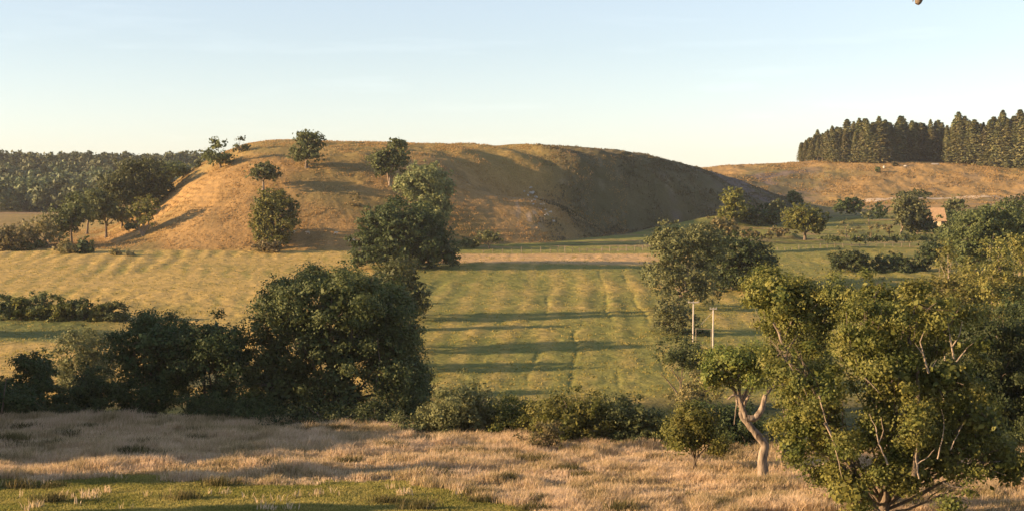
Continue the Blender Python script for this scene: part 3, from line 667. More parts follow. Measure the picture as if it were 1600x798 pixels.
# ------------------------------------------------------------------ trees of the valley bottom
T('oak_tree', 'largest dark tree of the valley bottom, broad and dense, left of centre', 'tree', 535, 690, Y=136, leafsize=.13,
  lobes=[(530, 462, 78, 44), (455, 480, 58, 46), (600, 480, 50, 48), (425, 530, 46, 60), (520, 540, 95, 62), (620, 555, 52, 66), (640, 610, 38, 52), (545, 622, 90, 60), (440, 610, 70, 60), (580, 445, 40, 26), (480, 446, 40, 24)],
  leaf='hill', trunk=20, seed=81, clump=1.3, dens=1.0, hollow=.35, limbs=[([(590, 650), (592, 610), (600, 560), (598, 520)], 5, -5), ([(520, 640), (500, 570), (470, 520)], 7, -3), ([(540, 640), (548, 560), (560, 490)], 7, -3)])
T('oak_tree', 'pale tree showing just behind the right shoulder of the largest dark tree', 'tree', 620, 498,
  lobes=[(620, 425, 32, 20), (645, 460, 26, 24), (610, 455, 36, 30), (658, 476, 16, 14)], leaf='hill', trunk=8, seed=82, clump=1.1)
T('alder_tree', 'tree in the field bottom mostly screened by the largest dark tree', 'tree', 600, 560, Y=222, lobes=[(596, 480, 30, 26), (618, 500, 30, 26), (585, 505, 30, 26), (604, 460, 22, 16)], leaf='hill', trunk=7, seed=130, clump=1.1)
T('alder_tree', 'slender tree screened by the top right of the largest dark tree', 'tree', 596, 520, Y=247, lobes=[(594, 470, 20, 26), (604, 490, 18, 22)], leaf='hill', trunk=5, seed=133, clump=1.0)
T('alder_tree', 'small tree screened by the largest dark tree, nearest the pale one behind it', 'tree', 606, 482, Y=292, lobes=[(606, 462, 18, 12)], leaf='hill', trunk=4, seed=134, clump=1.0)
T('alder_tree', 'lower tree screened by the right side of the largest dark tree', 'tree', 625, 590, Y=203, lobes=[(620, 530, 26, 24), (636, 545, 24, 22), (605, 545, 28, 24)], leaf='hill', trunk=6, seed=131, clump=1.0)
T('alder_tree', 'shrubby tree at the field bottom beside the largest dark tree', 'tree', 640, 630, Y=182, lobes=[(630, 585, 26, 20), (650, 595, 22, 18)], leaf='hill', trunk=6, seed=132, clump=1.0)
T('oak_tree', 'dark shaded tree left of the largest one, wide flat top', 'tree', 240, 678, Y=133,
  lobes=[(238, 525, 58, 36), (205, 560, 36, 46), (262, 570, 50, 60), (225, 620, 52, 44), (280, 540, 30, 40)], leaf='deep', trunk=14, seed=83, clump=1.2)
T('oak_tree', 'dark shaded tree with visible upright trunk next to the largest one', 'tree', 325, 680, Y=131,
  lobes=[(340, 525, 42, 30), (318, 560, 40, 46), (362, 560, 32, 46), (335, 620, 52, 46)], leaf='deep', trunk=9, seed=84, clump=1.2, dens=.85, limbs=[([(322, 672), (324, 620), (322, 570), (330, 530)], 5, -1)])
T('hawthorn_tree', 'isolated dark tree near the left edge against pale scrub', 'tree', 50, 650, Y=138,
  lobes=[(50, 572, 28, 22), (40, 600, 32, 26), (66, 596, 20, 22)], leaf='deep', trunk=6, seed=85, clump=.8)
T('willow_tree', 'sunlit yellow-green willow scrub left of the dark shaded trees', 'tree', 132, 610, Y=190,
  lobes=[(132, 540, 40, 26), (110, 570, 32, 28), (155, 575, 30, 30), (125, 595, 44, 22)], leaf='pale', trunk=5, seed=86, hollow=0, clump=1.0, dens=.9)
T('hawthorn_bush', 'black-green thicket at the left edge bordering the meadow', 'bush', 20, 672, Y=128, lobes=[(0, 628, 44, 26), (45, 632, 40, 24)], leaf='deep', trunk=4, seed=87, parts=('foliage', 'stem'), limbs=[([(10, 660), (18, 620), (22, 585)], 4, -2)])
T('hawthorn_bush', 'black-green thicket under the sunlit willow scrub', 'bush', 130, 672, Y=129, lobes=[(105, 626, 40, 26), (150, 612, 40, 36)], leaf='deep', trunk=4, seed=88, parts=('foliage', 'stem'))
T('hawthorn_bush', 'dark undergrowth bush below the upright trunk', 'bush', 385, 690, Y=126, lobes=[(380, 640, 46, 30), (340, 650, 36, 20), (420, 655, 36, 22)], leaf='deep', trunk=4, seed=89, parts=('foliage', 'stem'))
T('hawthorn_bush', 'dark undergrowth bush at the meadow side of the largest tree', 'bush', 500, 690, Y=123, lobes=[(480, 655, 46, 20), (540, 660, 44, 18), (590, 655, 36, 22)], leaf='deep', trunk=4, seed=90, parts=('foliage', 'stem'))
T('hawthorn_bush', 'bright gorse-like bush tallest in the sunlit row at meadow edge', 'bush', 730, 705, Y=117,
  lobes=[(725, 626, 42, 28), (690, 648, 40, 30), (745, 652, 40, 32), (655, 664, 38, 24), (715, 675, 50, 20), (640, 680, 26, 14)], leaf='pale', trunk=6, seed=91, clump=.8, parts=('foliage', 'stem'))
T('hawthorn_bush', 'green bush squeezed between the bright tall one and the brown one', 'bush', 800, 705, Y=116, lobes=[(803, 648, 28, 26), (780, 668, 30, 24), (818, 672, 28, 22)], leaf='oak', trunk=5, seed=92, clump=.7, parts=('foliage', 'stem'))
T('hawthorn_bush', 'brownish broad bush in the middle of the sunlit row', 'bush', 895, 712, Y=112,
  lobes=[(885, 645, 44, 30), (915, 640, 40, 28), (865, 668, 34, 24), (910, 672, 44, 26)], leaf='oak', trunk=6, seed=93, clump=.8, parts=('foliage', 'stem'))
T('hawthorn_bush', 'reddish low shrub leaning out over the meadow before the brownish bush', 'bush', 858, 706, Y=105, lobes=[(845, 682, 26, 14), (864, 676, 22, 16)], leaf='brown', trunk=3, seed=94, hollow=0, dens=.7, clump=.6, parts=('foliage', 'stem'))
T('hawthorn_bush', 'dark shaded bush right of the brownish broad one', 'bush', 985, 712, Y=112, lobes=[(968, 648, 36, 28), (1005, 660, 36, 28), (990, 680, 48, 22), (1035, 672, 26, 24)], leaf='hill', trunk=5, seed=95, clump=.8, parts=('foliage', 'stem'))
T('hawthorn_bush', 'dark bush hidden behind the small hawthorn and the bent oak', 'bush', 1150, 720, Y=110, lobes=[(1140, 665, 44, 34), (1170, 680, 40, 32), (1105, 650, 30, 24)], leaf='deep', trunk=5, seed=96, clump=.8, parts=('foliage', 'stem'))
T('hawthorn_tree', 'small round golden-green hawthorn on short trunk out in the meadow', 'tree', 1085, 736,
  lobes=[(1070, 672, 32, 26), (1100, 668, 32, 26), (1088, 650, 28, 18), (1112, 690, 24, 20), (1075, 688, 32, 12)], leaf='oak', trunk=8, seed=97, clump=0.8, fork=.35)

# hedge on the left of the valley field: bushes one by one
HL = 'bushes of the short hedge in the left field'
hb = [(8, 482, 22, 18), (38, 484, 18, 16), (62, 482, 17, 18), (92, 484, 19, 20), (122, 486, 18, 17), (150, 490, 20, 15), (178, 492, 18, 14)]
hl = ['left-field hedge bush cut by the picture edge', 'left-field hedge bush second from the picture edge, dark green', 'left-field hedge bush third from the edge, mottled yellow',
      'left-field hedge bush in the middle, tallest', 'left-field hedge bush just right of the tallest, darker', 'left-field hedge bush second from the right end, low', 'left-field hedge bush at the right end, lowest']
for k, (a, b, c, d) in enumerate(hb):
    T('hedge_bush', hl[k], 'bush', a, 505, Y=268, lobes=[(a, b - 2, c * 1.1, d * 1.15), (a + 6, b + 8, c * .8, d * .7)], leaf='oak' if k % 2 else 'hill', trunk=0, bush=True, seed=100 + k, group=HL, parts=('foliage', 'stem'))

# ------------------------------------------------------------------ near trees on the right
T('oak_tree', 'dark-crowned oak behind the bent one, pale forked limb showing under it', 'tree', 1222, 725, Y=97,
  lobes=[(1210, 452, 46, 32), (1180, 472, 38, 34), (1248, 470, 42, 34), (1300, 462, 38, 36), (1225, 500, 42, 26), (1280, 500, 38, 26), (1262, 560, 48, 44), (1240, 620, 34, 40)],
  leaf='oak', bark='palebark', trunk=7, seed=121, clump=0.95, limbs=[([(1206, 590), (1202, 572), (1215, 556), (1212, 535), (1204, 512), (1196, 498)], 9, -3), ([(1213, 545), (1224, 530), (1232, 515)], 6, -3), ([(1210, 525), (1218, 508), (1226, 490)], 5, -3)])
T('oak_tree', 'bent oak with pale twisting trunk and small crown in the golden meadow', 'tree', 1193, 754,
  lobes=[(1150, 562, 42, 18), (1116, 578, 28, 20), (1184, 562, 30, 18), (1136, 590, 42, 11), (1178, 588, 30, 12), (1150, 550, 30, 12)],
  leaf='oak', bark='palebark', trunk=16, knob=.28, seed=122, clump=0.85, subs=2, trunkpath=[(1193, 754), (1191, 715), (1197, 694), (1178, 672), (1160, 650), (1158, 643)],
  limbs=[([(1159, 646), (1172, 646), (1182, 630), (1188, 610), (1197, 598), (1214, 596)], 11, -2.0), ([(1159, 646), (1153, 625), (1148, 614), (1140, 611), (1132, 617)], 8, -1.6), ([(1150, 620), (1147, 640), (1145, 660)], 3, -.6)])
T('oak_tree', 'largest nearest oak at bottom right, many pale limbs among its leaves', 'tree', 1371, 812,
  lobes=[(1400, 478, 62, 44), (1330, 498, 52, 40), (1458, 500, 52, 50), (1348, 560, 70, 52), (1262, 606, 48, 50), (1440, 580, 72, 54), (1285, 668, 66, 48), (1390, 650, 80, 56), (1490, 640, 60, 54), (1530, 708, 48, 26), (1314, 748, 36, 36), (1466, 745, 42, 30), (1385, 716, 60, 36), (1560, 725, 26, 14), (1385, 560, 60, 50), (1240, 670, 40, 44), (1225, 570, 30, 40), (1500, 688, 56, 34), (1462, 698, 50, 34), (1545, 700, 40, 26)],
  leaf='oak', bark='bark', trunk=32, knob=.25, seed=123, clump=1.1, tight=.34, dens=1.0, hollow=.45, subs=6, fork=.1,
  limbs=[([(1368, 800), (1345, 770), (1320, 720), (1278, 640), (1255, 590)], 9, -2.0), ([(1372, 800), (1390, 740), (1388, 680), (1420, 620), (1455, 570)], 14, -.5), ([(1375, 795), (1420, 740), (1480, 712), (1540, 715), (1582, 722)], 9, 0),
         ([(1395, 720), (1402, 640), (1400, 560), (1390, 520)], 9, -4)],
  deadlimbs=[([(1352, 700), (1338, 670), (1333, 645), (1325, 625)], 4.5, -4.7), ([(1338, 672), (1345, 650), (1342, 630)], 3.2, -4.7), ([(1398, 720), (1392, 690), (1394, 668)], 4, -4.8), ([(1394, 700), (1408, 690), (1420, 676)], 3.4, -4.8),
             ([(1425, 690), (1432, 660), (1434, 632), (1430, 618)], 3.6, -4.8), ([(1444, 678), (1452, 660), (1462, 640)], 3.4, -4.7), ([(1412, 565), (1404, 535), (1398, 520), (1405, 505)], 5.5, -4.7), ([(1405, 540), (1392, 522)], 3.2, -4.7), ([(1416, 560), (1424, 545)], 3, -4.7),
             ([(1452, 545), (1448, 520), (1444, 495), (1438, 480)], 5, -4.4), ([(1450, 528), (1460, 510), (1464, 490)], 4, -4.4), ([(1454, 550), (1470, 530), (1480, 522)], 4.2, -4.4),
             ([(1318, 572), (1330, 584), (1342, 596)], 3.4, -4.7), ([(1262, 640), (1272, 665), (1284, 700), (1288, 720)], 5.0, -4.2), ([(1255, 600), (1264, 635), (1275, 660)], 4.2, -4.2), ([(1440, 730), (1470, 738), (1490, 745)], 4, -3.9)])
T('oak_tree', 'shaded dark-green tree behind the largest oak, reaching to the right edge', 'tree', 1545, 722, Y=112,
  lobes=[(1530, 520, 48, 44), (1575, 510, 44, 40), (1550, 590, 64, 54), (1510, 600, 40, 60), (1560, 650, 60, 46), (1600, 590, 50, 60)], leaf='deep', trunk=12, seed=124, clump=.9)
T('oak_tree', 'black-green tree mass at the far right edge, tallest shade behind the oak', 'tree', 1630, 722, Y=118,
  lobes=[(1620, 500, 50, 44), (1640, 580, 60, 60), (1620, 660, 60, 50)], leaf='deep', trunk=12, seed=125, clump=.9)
T('hawthorn_bush', 'low dark bush at the meadow edge by the right picture edge', 'bush', 1570, 722, Y=108, lobes=[(1560, 692, 50, 22), (1610, 690, 40, 24)], leaf='hill', trunk=4, seed=126, parts=('foliage', 'stem'))
T('larch_tree', 'tawny larch with thin pale stem, first right of the largest oak top', 'tree', 1478, 560, Y=165,
  lobes=[(1478, 402, 12, 22), (1478, 440, 26, 26), (1455, 455, 26, 24), (1495, 460, 26, 22), (1470, 490, 40, 30)], leaf='larch', bark='dead', trunk=4, seed=127, hollow=0, dens=.7, clump=.7, fork=.7, limbs=[([(1478, 500), (1478, 440), (1477, 395)], 3, -1)])
T('larch_tree', 'golden larch with bright straight stem close to the right edge', 'tree', 1556, 560, Y=162,
  lobes=[(1556, 392, 14, 22), (1556, 425, 28, 24), (1535, 450, 30, 22), (1580, 448, 28, 24), (1556, 485, 44, 30)], leaf='larch', bark='dead', trunk=4.5, seed=128, hollow=0, dens=.8, clump=.7, fork=.7, limbs=[([(1556, 500), (1557, 440), (1556, 385)], 3.4, -1)])
T('larch_tree', 'broad yellow-green larch at the right edge behind the golden one', 'tree', 1602, 560, Y=175,
  lobes=[(1598, 395, 22, 24), (1612, 430, 34, 30), (1590, 460, 34, 30)], leaf='larch', bark='dead', trunk=4, seed=129, hollow=0, clump=.8, fork=.7)
T('larch_tree', 'slim pale-stemmed larch between the tawny one and the golden one', 'tree', 1516, 560, Y=172,
  lobes=[(1515, 425, 14, 20), (1516, 455, 24, 24), (1512, 490, 30, 26)], leaf='larch', bark='dead', trunk=3, seed=130, hollow=0, dens=.7, clump=.7, fork=.7)

# ------------------------------------------------------------------ trees beyond the left edge of the view: they throw the long shadows over meadow and valley bottom
def off_tree(x, y, h, w, seed):
    rng = np.random.default_rng(seed); z = float(terrain(x, y)); 
    root = empty('oak_tree', (x, y, z), 'oak beyond the left picture edge whose shadow lies over the meadow', 'tree', 'oaks left of the meadow')
    lob = [(0, 0, h * .72, w * .6, w * .6, h * .27), (w * .4, .5, h * .5, w * .5, w * .5, h * .24), (-w * .4, -.5, h * .48, w * .5, w * .5, h * .25), (0.3, w * .3, h * .33, w * .5, w * .4, h * .2)]
    P, nr, rr, cc = crown_points(lob, 5200, 1.2, rng); P[:, 2] = np.maximum(P[:, 2], .3)
    V, Q = leaf_faces(P, nr, .42, rng)
    link('crown', mk_mesh('crown', V, [(Q, 0)], [M['oak']]), root)
    Vt, q, t = tubes([(curvy([(0, 0, -.3), (0.1, 0, h * .3), (0, 0, h * .8)], 9, rng, .05), np.linspace(.45, .1, 9))])
    link('trunk', mk_mesh('trunk', Vt, [(q, 0), (t, 0)], [M['bark']], True), root)
for k, (x, y, h, w) in enumerate([(-50, 71, 10, 4), (-52, 85.5, 11, 2.6), (-54, 94, 11, 4), (-58, 98, 12, 6), (-54, 103, 10, 8), (-60, 107, 11, 8), (-55, 111, 9.5, 8), (-62, 115, 11, 9), (-57, 119, 10, 8), (-66, 124, 17, 9), (-58, 127, 22, 9),
                                   (-66, 131, 26, 10), (-60, 136, 27, 9), (-70, 141, 29, 10), (-104, 243, 8, 8)]):
    off_tree(x, y, h, w, 300 + k)

# ------------------------------------------------------------------ conifer wood on the far pasture (right)
def pine_mesh(seed, h=26.0, rad=3.4, n=1500, bare=0.12):
    rng = np.random.default_rng(seed)
    t = rng.uniform(0, 1, n) ** 0.8
    whorl = np.round(t * 17) / 17 + rng.normal(0, .012, n); whorl = np.clip(whorl, 0, 1)
    a = rng.uniform(0, 2 * np.pi, n)
    lobe = 1 + 0.35 * np.sin(a * 3 + np.floor(t * 17) * 2.1 + seed)
    R_ = rad * (1 - whorl) ** 0.62 * lobe * rng.uniform(0.25, 1.0, n) ** 0.6 + 0.3 * rng.uniform(0, 1, n)
    z = h * (bare + (1 - bare) * whorl) - R_ * 0.28
    Pn = np.stack([R_ * np.cos(a), R_ * np.sin(a), z], -1)
    nr = unit(np.stack([np.cos(a) * .6, np.sin(a) * .6, np.full(n, .7)], -1) + rng.normal(0, .45, (n, 3)))
    V, Q = leaf_faces(Pn, nr, 0.62, rng, 0.5)
    return mk_mesh('crown', V, [(Q, 0)], [M['pine']])
PT = tubes([(np.array([[0, 0, -.6], [0, 0, 8], [.1, 0, 17], [0, .1, 25.8]]), np.array([.30, .24, .14, .03]))], 6)
pine_trunk = mk_mesh('trunk', PT[0], [(PT[1], 0), (PT[2], 0)], [M['bark']], True)
pines = [pine_mesh(400 + k, n=2200, rad=(3.4, 4.2, 3.6, 4.8, 3.0)[k], bare=(.04, .02, .12, .03, .2)[k]) for k in range(5)]
rng = np.random.default_rng(77)
edge = lambda p: float(np.interp(p, [1240, 1254, 1300, 1370, 1410, 1470, 1482, 1600, 1720], [960, 955, 935, 922, 940, 938, 926, 892, 880]))
topy = lambda p: float(np.interp(p, [1250, 1256, 1266, 1290, 1320, 1360, 1400, 1450, 1520, 1600, 1720], [232, 219, 211, 203, 196, 192, 193, 195, 188, 183, 181]))
def conifer(x, y, h, k, label, group):
    z = float(terrain(x, y, False))
    root = empty('conifer_tree', (x, y, z), label, 'tree', group)
    sx = h / 26.0
    w = sx * rng.uniform(1.1, 2.1)
    root.scale = (w, w, sx); root.rotation_euler = (0, 0, rng.uniform(0, 6.28))
    link('crown', pines[k], root); link('trunk', pine_trunk, root)
PG = 'conifers of the plantation on the far pasture'
cnt = 0
for row in range(4):
    px = 1251 + row * 1.5
    while px < 1700:
        e = edge(px) + row * (6 if row < 3 else 11) + rng.uniform(-2, 2)
        d = ray(px, 250); x = d[0] * e
        zt = (300 - topy(px)) / F * e + rng.normal(-1.4, 2.6) - (2.5 if row == 0 else 0.2)
        h = zt - float(terrain(x, e, False))
        conifer(x, e, float(np.clip(h, 13, 36)), int(rng.integers(0, 4)) if px > 1300 else int(rng.choice([2, 4, 0])), 'dark spruce of the dense plantation above the far pasture', PG)
        cnt += 1
        px += rng.uniform(5.5, 11)
# ragged young growth at the foot of the plantation
for k in range(20):
    px = rng.uniform(1340, 1620); e = edge(px) - rng.uniform(2, 6); d = ray(px, 250)
    conifer(d[0] * e, e, rng.uniform(4, 9), int(rng.choice([0, 1, 3])), 'small young spruce at the foot of the plantation', 'young conifers at the plantation edge')

# ------------------------------------------------------------------ far wood on the left hill
def far_crown(seed):
    rg = np.random.default_rng(seed)
    lob = [(0, 0, 7, 5, 5, 5), (2.5, 1, 5.5, 3.6, 3.6, 4), (-2.5, -1, 5, 3.8, 3.6, 4), (0, 0, 10, 3, 3, 3)]
    P, nr, rr, cc = crown_points(lob, 620, 1.4, rg, sprays=0)
    V, Q = leaf_faces(P, nr, .85, rg)
    return mk_mesh('far_crown', V, [(Q, 0)], [M['far']])
fars = [far_crown(500 + k) for k in range(4)]
rng = np.random.default_rng(78)
spots = []
for _ in range(9000):
    y = rng.uniform(850, 1345); px = rng.uniform(-30, 330); x = ray(px, 300)[0] * y
    if all((x - a) ** 2 + (y - b) ** 2 > 9.0 ** 2 for a, b in spots): spots.append((x, y))
spots.sort(key=lambda s: s[1])
FW = 'broadleaf trees of the wood on the far left hill'
mass = []
for i, (x, y) in enumerate(spots):
    z = float(terrain(x, y, False)); sc_ = rng.uniform(.7, 1.7)
    if i < 290:
        o = link('woodland_tree', fars[i % 4], None, (x, y, z)); o.scale = (sc_, sc_, sc_ * rng.uniform(.85, 1.1)); o.rotation_euler = (0, 0, rng.uniform(0, 6.28))
        tag(o, 'blue-green tree in the distant wood covering the left hill', 'tree', FW)
    else:
        mass.append((x, y, z, sc_, rng.uniform(0, 6.28)))
Vs, off, Qs = [], 0, []
for i, (x, y, z, s_, r_) in enumerate(mass):
    me = fars[i % 4]; v = np.empty(len(me.vertices) * 3, np.float32); me.vertices.foreach_get('co', v); v = v.reshape(-1, 3) * s_
    c, s2 = math.cos(r_), math.sin(r_)
    Vs.append(np.stack([v[:, 0] * c - v[:, 1] * s2 + x, v[:, 0] * s2 + v[:, 1] * c + y, v[:, 2] + z], -1)); Qs.append(np.arange(len(v)).reshape(-1, 4) + off); off += len(v)
tag(link('far_wood', mk_mesh('far_wood', np.concatenate(Vs), [(np.concatenate(Qs), 0)], [M['far']])), 'upper part of the hazy wood on the far left hill', 'wood', kind='stuff')
for k in range(30):
    px = rng.uniform(-20, 235) if k > 14 else rng.uniform(100, 200); y = rng.uniform(1275, 1345); x = ray(px, 300)[0] * y
    conifer(x, y, rng.uniform(11, 19), int(rng.integers(0, 4)), 'pointed conifer on the skyline of the distant left wood', 'skyline conifers of the far left wood')

# ------------------------------------------------------------------ box helper and small built things
def boxes(name, blist, mat, parent=None, bevel=0.01, loc=None):
    bm = bmesh.new()
    for (c, s_, rot) in blist:
        r_ = bmesh.ops.create_cube(bm, size=1.0)
        bmesh.ops.scale(bm, vec=s_, verts=r_['verts'])
        if rot: bmesh.ops.rotate(bm, cent=(0, 0, 0), matrix=Matrix.Rotation(rot[0], 3, rot[1]), verts=r_['verts'])
        bmesh.ops.translate(bm, vec=c, verts=r_['verts'])
    if bevel: bmesh.ops.bevel(bm, geom=bm.edges[:], offset=bevel, segments=1, affect='EDGES')
    me = bpy.data.meshes.new(name); bm.to_mesh(me); bm.free(); me.materials.append(mat)
    return link(name, me, parent, loc)

# farmhouse among the trees on the right
M['roof'] = rough_mat('clay_pantiles', (0.27, 0.175, 0.10), (0.38, 0.255, 0.15), 1.6, 0.5, 0.9)
M['wall'] = rough_mat('cream_stone', (0.42, 0.34, 0.21), (0.56, 0.46, 0.30), 2.0, 0.4, 0.9)
M['darkwood'] = rough_mat('dark_red_door', (0.09, 0.03, 0.02), (0.14, 0.05, 0.035), 3, 0.2, 0.7)
M['glass'] = rough_mat('window_glass', (0.02, 0.022, 0.025), (0.03, 0.032, 0.035), 2, 0.0, 0.15)
hY = hit(1463, 354); hp = base_at(1463, 354, hY)
house = empty('farmhouse', (hp[0], hY, hp[2]), 'small farmhouse with steep orange tiled roof and cream wall, half hidden by trees', 'house')
house.rotation_euler = (0, 0, R(-18))
mp_ = hY / F
def house_part():
    w, d, hw, hr = 7.6, 5.6, 2.6, 4.6
    bm = bmesh.new()
    v = [bm.verts.new(c) for c in [(-w/2, -d/2, -3), (w/2, -d/2, -3), (w/2, d/2, -3), (-w/2, d/2, -3), (-w/2, -d/2, hw), (w/2, -d/2, hw), (w/2, d/2, hw), (-w/2, d/2, hw), (-w/2, 0, hw + hr * .93), (w/2, 0, hw + hr * .93)]]
    for f in [(0, 1, 5, 4), (2, 3, 7, 6), (1, 2, 6, 9, 5), (3, 0, 4, 8, 7)]: bm.faces.new([v[i] for i in f])
    me = bpy.data.meshes.new('wall'); bm.to_mesh(me); bm.free(); me.materials.append(M['wall']); link('wall', me, house)
    bm = bmesh.new()
    for sgn in (-1, 1):
        a = [(-w/2 - .3, sgn * (d/2 + .35), hw - .45), (w/2 + .3, sgn * (d/2 + .35), hw - .45), (w/2 - .9, 0, hw + hr), (-w/2 + .9, 0, hw + hr)]
        lo = [bm.verts.new(c) for c in a]; hi = [bm.verts.new((c[0], c[1], c[2] + .22)) for c in a]
        bm.faces.new(lo); bm.faces.new(hi[::-1])
        for i in range(4): bm.faces.new([lo[i], lo[(i + 1) % 4], hi[(i + 1) % 4], hi[i]])
    bmesh.ops.recalc_face_normals(bm, faces=bm.faces)
    me = bpy.data.meshes.new('roof'); bm.to_mesh(me); bm.free(); me.materials.append(M['roof']); link('roof', me, house)
    boxes('door', [((-2.9, -d/2 - .03, 1.0), (1.3, .1, 2.0), None)], M['darkwood'], house)
    for xx in (2.6,):
        wn = boxes('window', [((xx, -d/2 - .03, 1.55), (1.3, .1, 1.0), None)], M['glass'], house)
        boxes('window_frame', [((xx - .7, -d/2 - .05, 1.55), (.1, .12, 1.1), None), ((xx + .7, -d/2 - .05, 1.55), (.1, .12, 1.1), None), ((xx, -d/2 - .05, 2.08), (1.3, .12, .1), None), ((xx, -d/2 - .06, 1.0), (1.5, .2, .1), None)], M['darkwood'], wn, 0)
house_part()
p0 = base_at(1483, 358, 545)
gt = empty('field_gate', p0, 'short pale wooden gate under the dark bush right of the farmhouse', 'gate')
for dx in (-1.3, 1.3): boxes('gate_post', [((dx, 0, .6), (.16, .16, 1.5), None)], M['polewood'], gt)
boxes('gate_rails', [((0, 0, .35 + .28 * k), (2.5, .06, .12), None) for k in range(4)], M['polewood'], gt, 0)

# ------------------------------------------------------------------ track along the foot of the far pasture
def strip(name, pts, width, mat, lift=0.06):
    P = curvy([np.array([x, y, 0.]) for x, y in pts], 60, np.random.default_rng(5), 0.02)
    T_ = unit(np.gradient(P, axis=0)); Nn = np.stack([-T_[:, 1], T_[:, 0], T_[:, 2] * 0], -1)
    vs = []
    for o_ in np.linspace(-.5, .5, 7):
        q = P + Nn * o_ * width * (0.75 + .5 * fbm(P[:, 0] / 9, P[:, 1] / 9, 2, 9))[:, None]
        q[:, 2] = terrain(q[:, 0], q[:, 1]) + lift; vs.append(q)
    V = np.stack(vs, 1); n, m = V.shape[:2]
    i = np.arange(n - 1)[:, None] * m + np.arange(m - 1)[None, :]
    return link(name, mk_mesh(name, V.reshape(-1, 3), [(np.stack([i, i + 1, i + m + 1, i + m], -1).reshape(-1, 4), 0)], [mat], True))
M['track'] = rough_mat('bare_track', (0.40, 0.31, 0.20), (0.58, 0.47, 0.33), .8, .4)
tag(strip('farm_track', [(ray(p, 312)[0] * y, y) for p, y in [(1340, 768), (1400, 776), (1450, 782), (1520, 785), (1600, 785), (1700, 788)]], 11, M['track'], .15), 'pale bare track along the foot of the far pasture', kind='structure')

# ------------------------------------------------------------------ rocks
def rock_mesh(seed, s_=(1, .8, .6)):
    rg = random.Random(seed); bm = bmesh.new()
    bmesh.ops.create_icosphere(bm, subdivisions=2, radius=1)
    for v in bm.verts:
        k = 1 + rg.uniform(-.22, .22); v.co = Vector((v.co.x * s_[0], v.co.y * s_[1], v.co.z * s_[2])) * k
    me = bpy.data.meshes.new('rock'); bm.to_mesh(me); bm.free(); me.materials.append(M['rock']); return me
rocks = [rock_mesh(k) for k in range(3)]
rng = np.random.default_rng(79)
rk = 0
for k in range(20):
    t_ = k / 25.0; px = 826 + 50 * t_ + rng.normal(0, 5); py = 296 + 60 * t_ + rng.normal(0, 2.5)
    Yr = hit(px, py)
    if Yr is None or Yr > 620: continue
    b = base_at(px, py, Yr); s_ = rng.uniform(.25, .8) * (1.5 if k in (3, 5) else 1)
    o = link('rock', rocks[k % 3], None, b); o.scale = (s_,) * 3; o.rotation_euler = (rng.uniform(-.3, .3), rng.uniform(-.3, .3), rng.uniform(0, 6))
    tag(o, 'pale rock on the scree edge between sunlit spur and dark slope', 'rock', 'pale rocks of the scree line')
for px, py, s_, lb in [(1381, 263, (.8, .9, 1.7), 'upright cream rock beside the lone bush on the far pasture'), (1415, 260, (1.2, .8, .8), 'small pale rock between two brown bushes on the far pasture'), (1461, 257, (2.8, .9, .7), 'long low pale rock ledge at the plantation edge')]:
    b = base_at(px, py); o = link('rock', rock_mesh(int(px), s_), None, b); tag(o, lb, 'rock')

# ------------------------------------------------------------------ fences
def fence(name, pts, label, nposts, hpost=1.25, mat='post', wires=3, thick=.16):
    """pts on the ground as (px, Y)"""
    P = []
    for i in range(nposts):
        t_ = i / (nposts - 1) * (len(pts) - 1); k = min(int(t_), len(pts) - 2); f = t_ - k
        px = pts[k][0] * (1 - f) + pts[k + 1][0] * f; Y = pts[k][1] * (1 - f) + pts[k + 1][1] * f
        P.append(base_at(px, 380, Y))
    root = empty(name, P[0], label, 'fence'); P = np.array(P) - P[0]
    rg = np.random.default_rng(len(label))
    me = None
    for i, p in enumerate(P):
        if me is None:
            o = boxes('post', [((0, 0, hpost / 2 - .15), (thick, thick, hpost + .3), None)], M[mat], root, .02); me = o.data
        else: o = link('post', me, root)
        o.location = p; o.scale = (1, 1, rg.uniform(.8, 1.3)); o.rotation_euler = (rg.normal(0, .05), rg.normal(0, .05), rg.uniform(0, 3))
    for w_ in range(wires):
        Vt, q, t = tubes([(P + np.array([0, -.09, hpost * (.35 + .3 * w_)]), np.full(len(P), .012))], 4)
        link('wire', mk_mesh('wire', Vt, [(q, 0), (t, 0)], [M['wire']]), root)
fence('post_and_wire_fence', [(755, 433), (860, 436), (940, 440), (1030, 446)], 'post and wire fence between the straw strip and the green pasture', 22, 1.5)
fence('post_and_wire_fence', [(1215, 444), (1300, 446), (1400, 448), (1500, 446)], 'post and wire fence along the back of the right field by the lone oak', 24, 1.3)
fence('post_fence', [(1098, 470), (1109, 470)], 'four pale short posts above the twiggy field cluster', 4, 1.9, 'polewood', 1, .3)

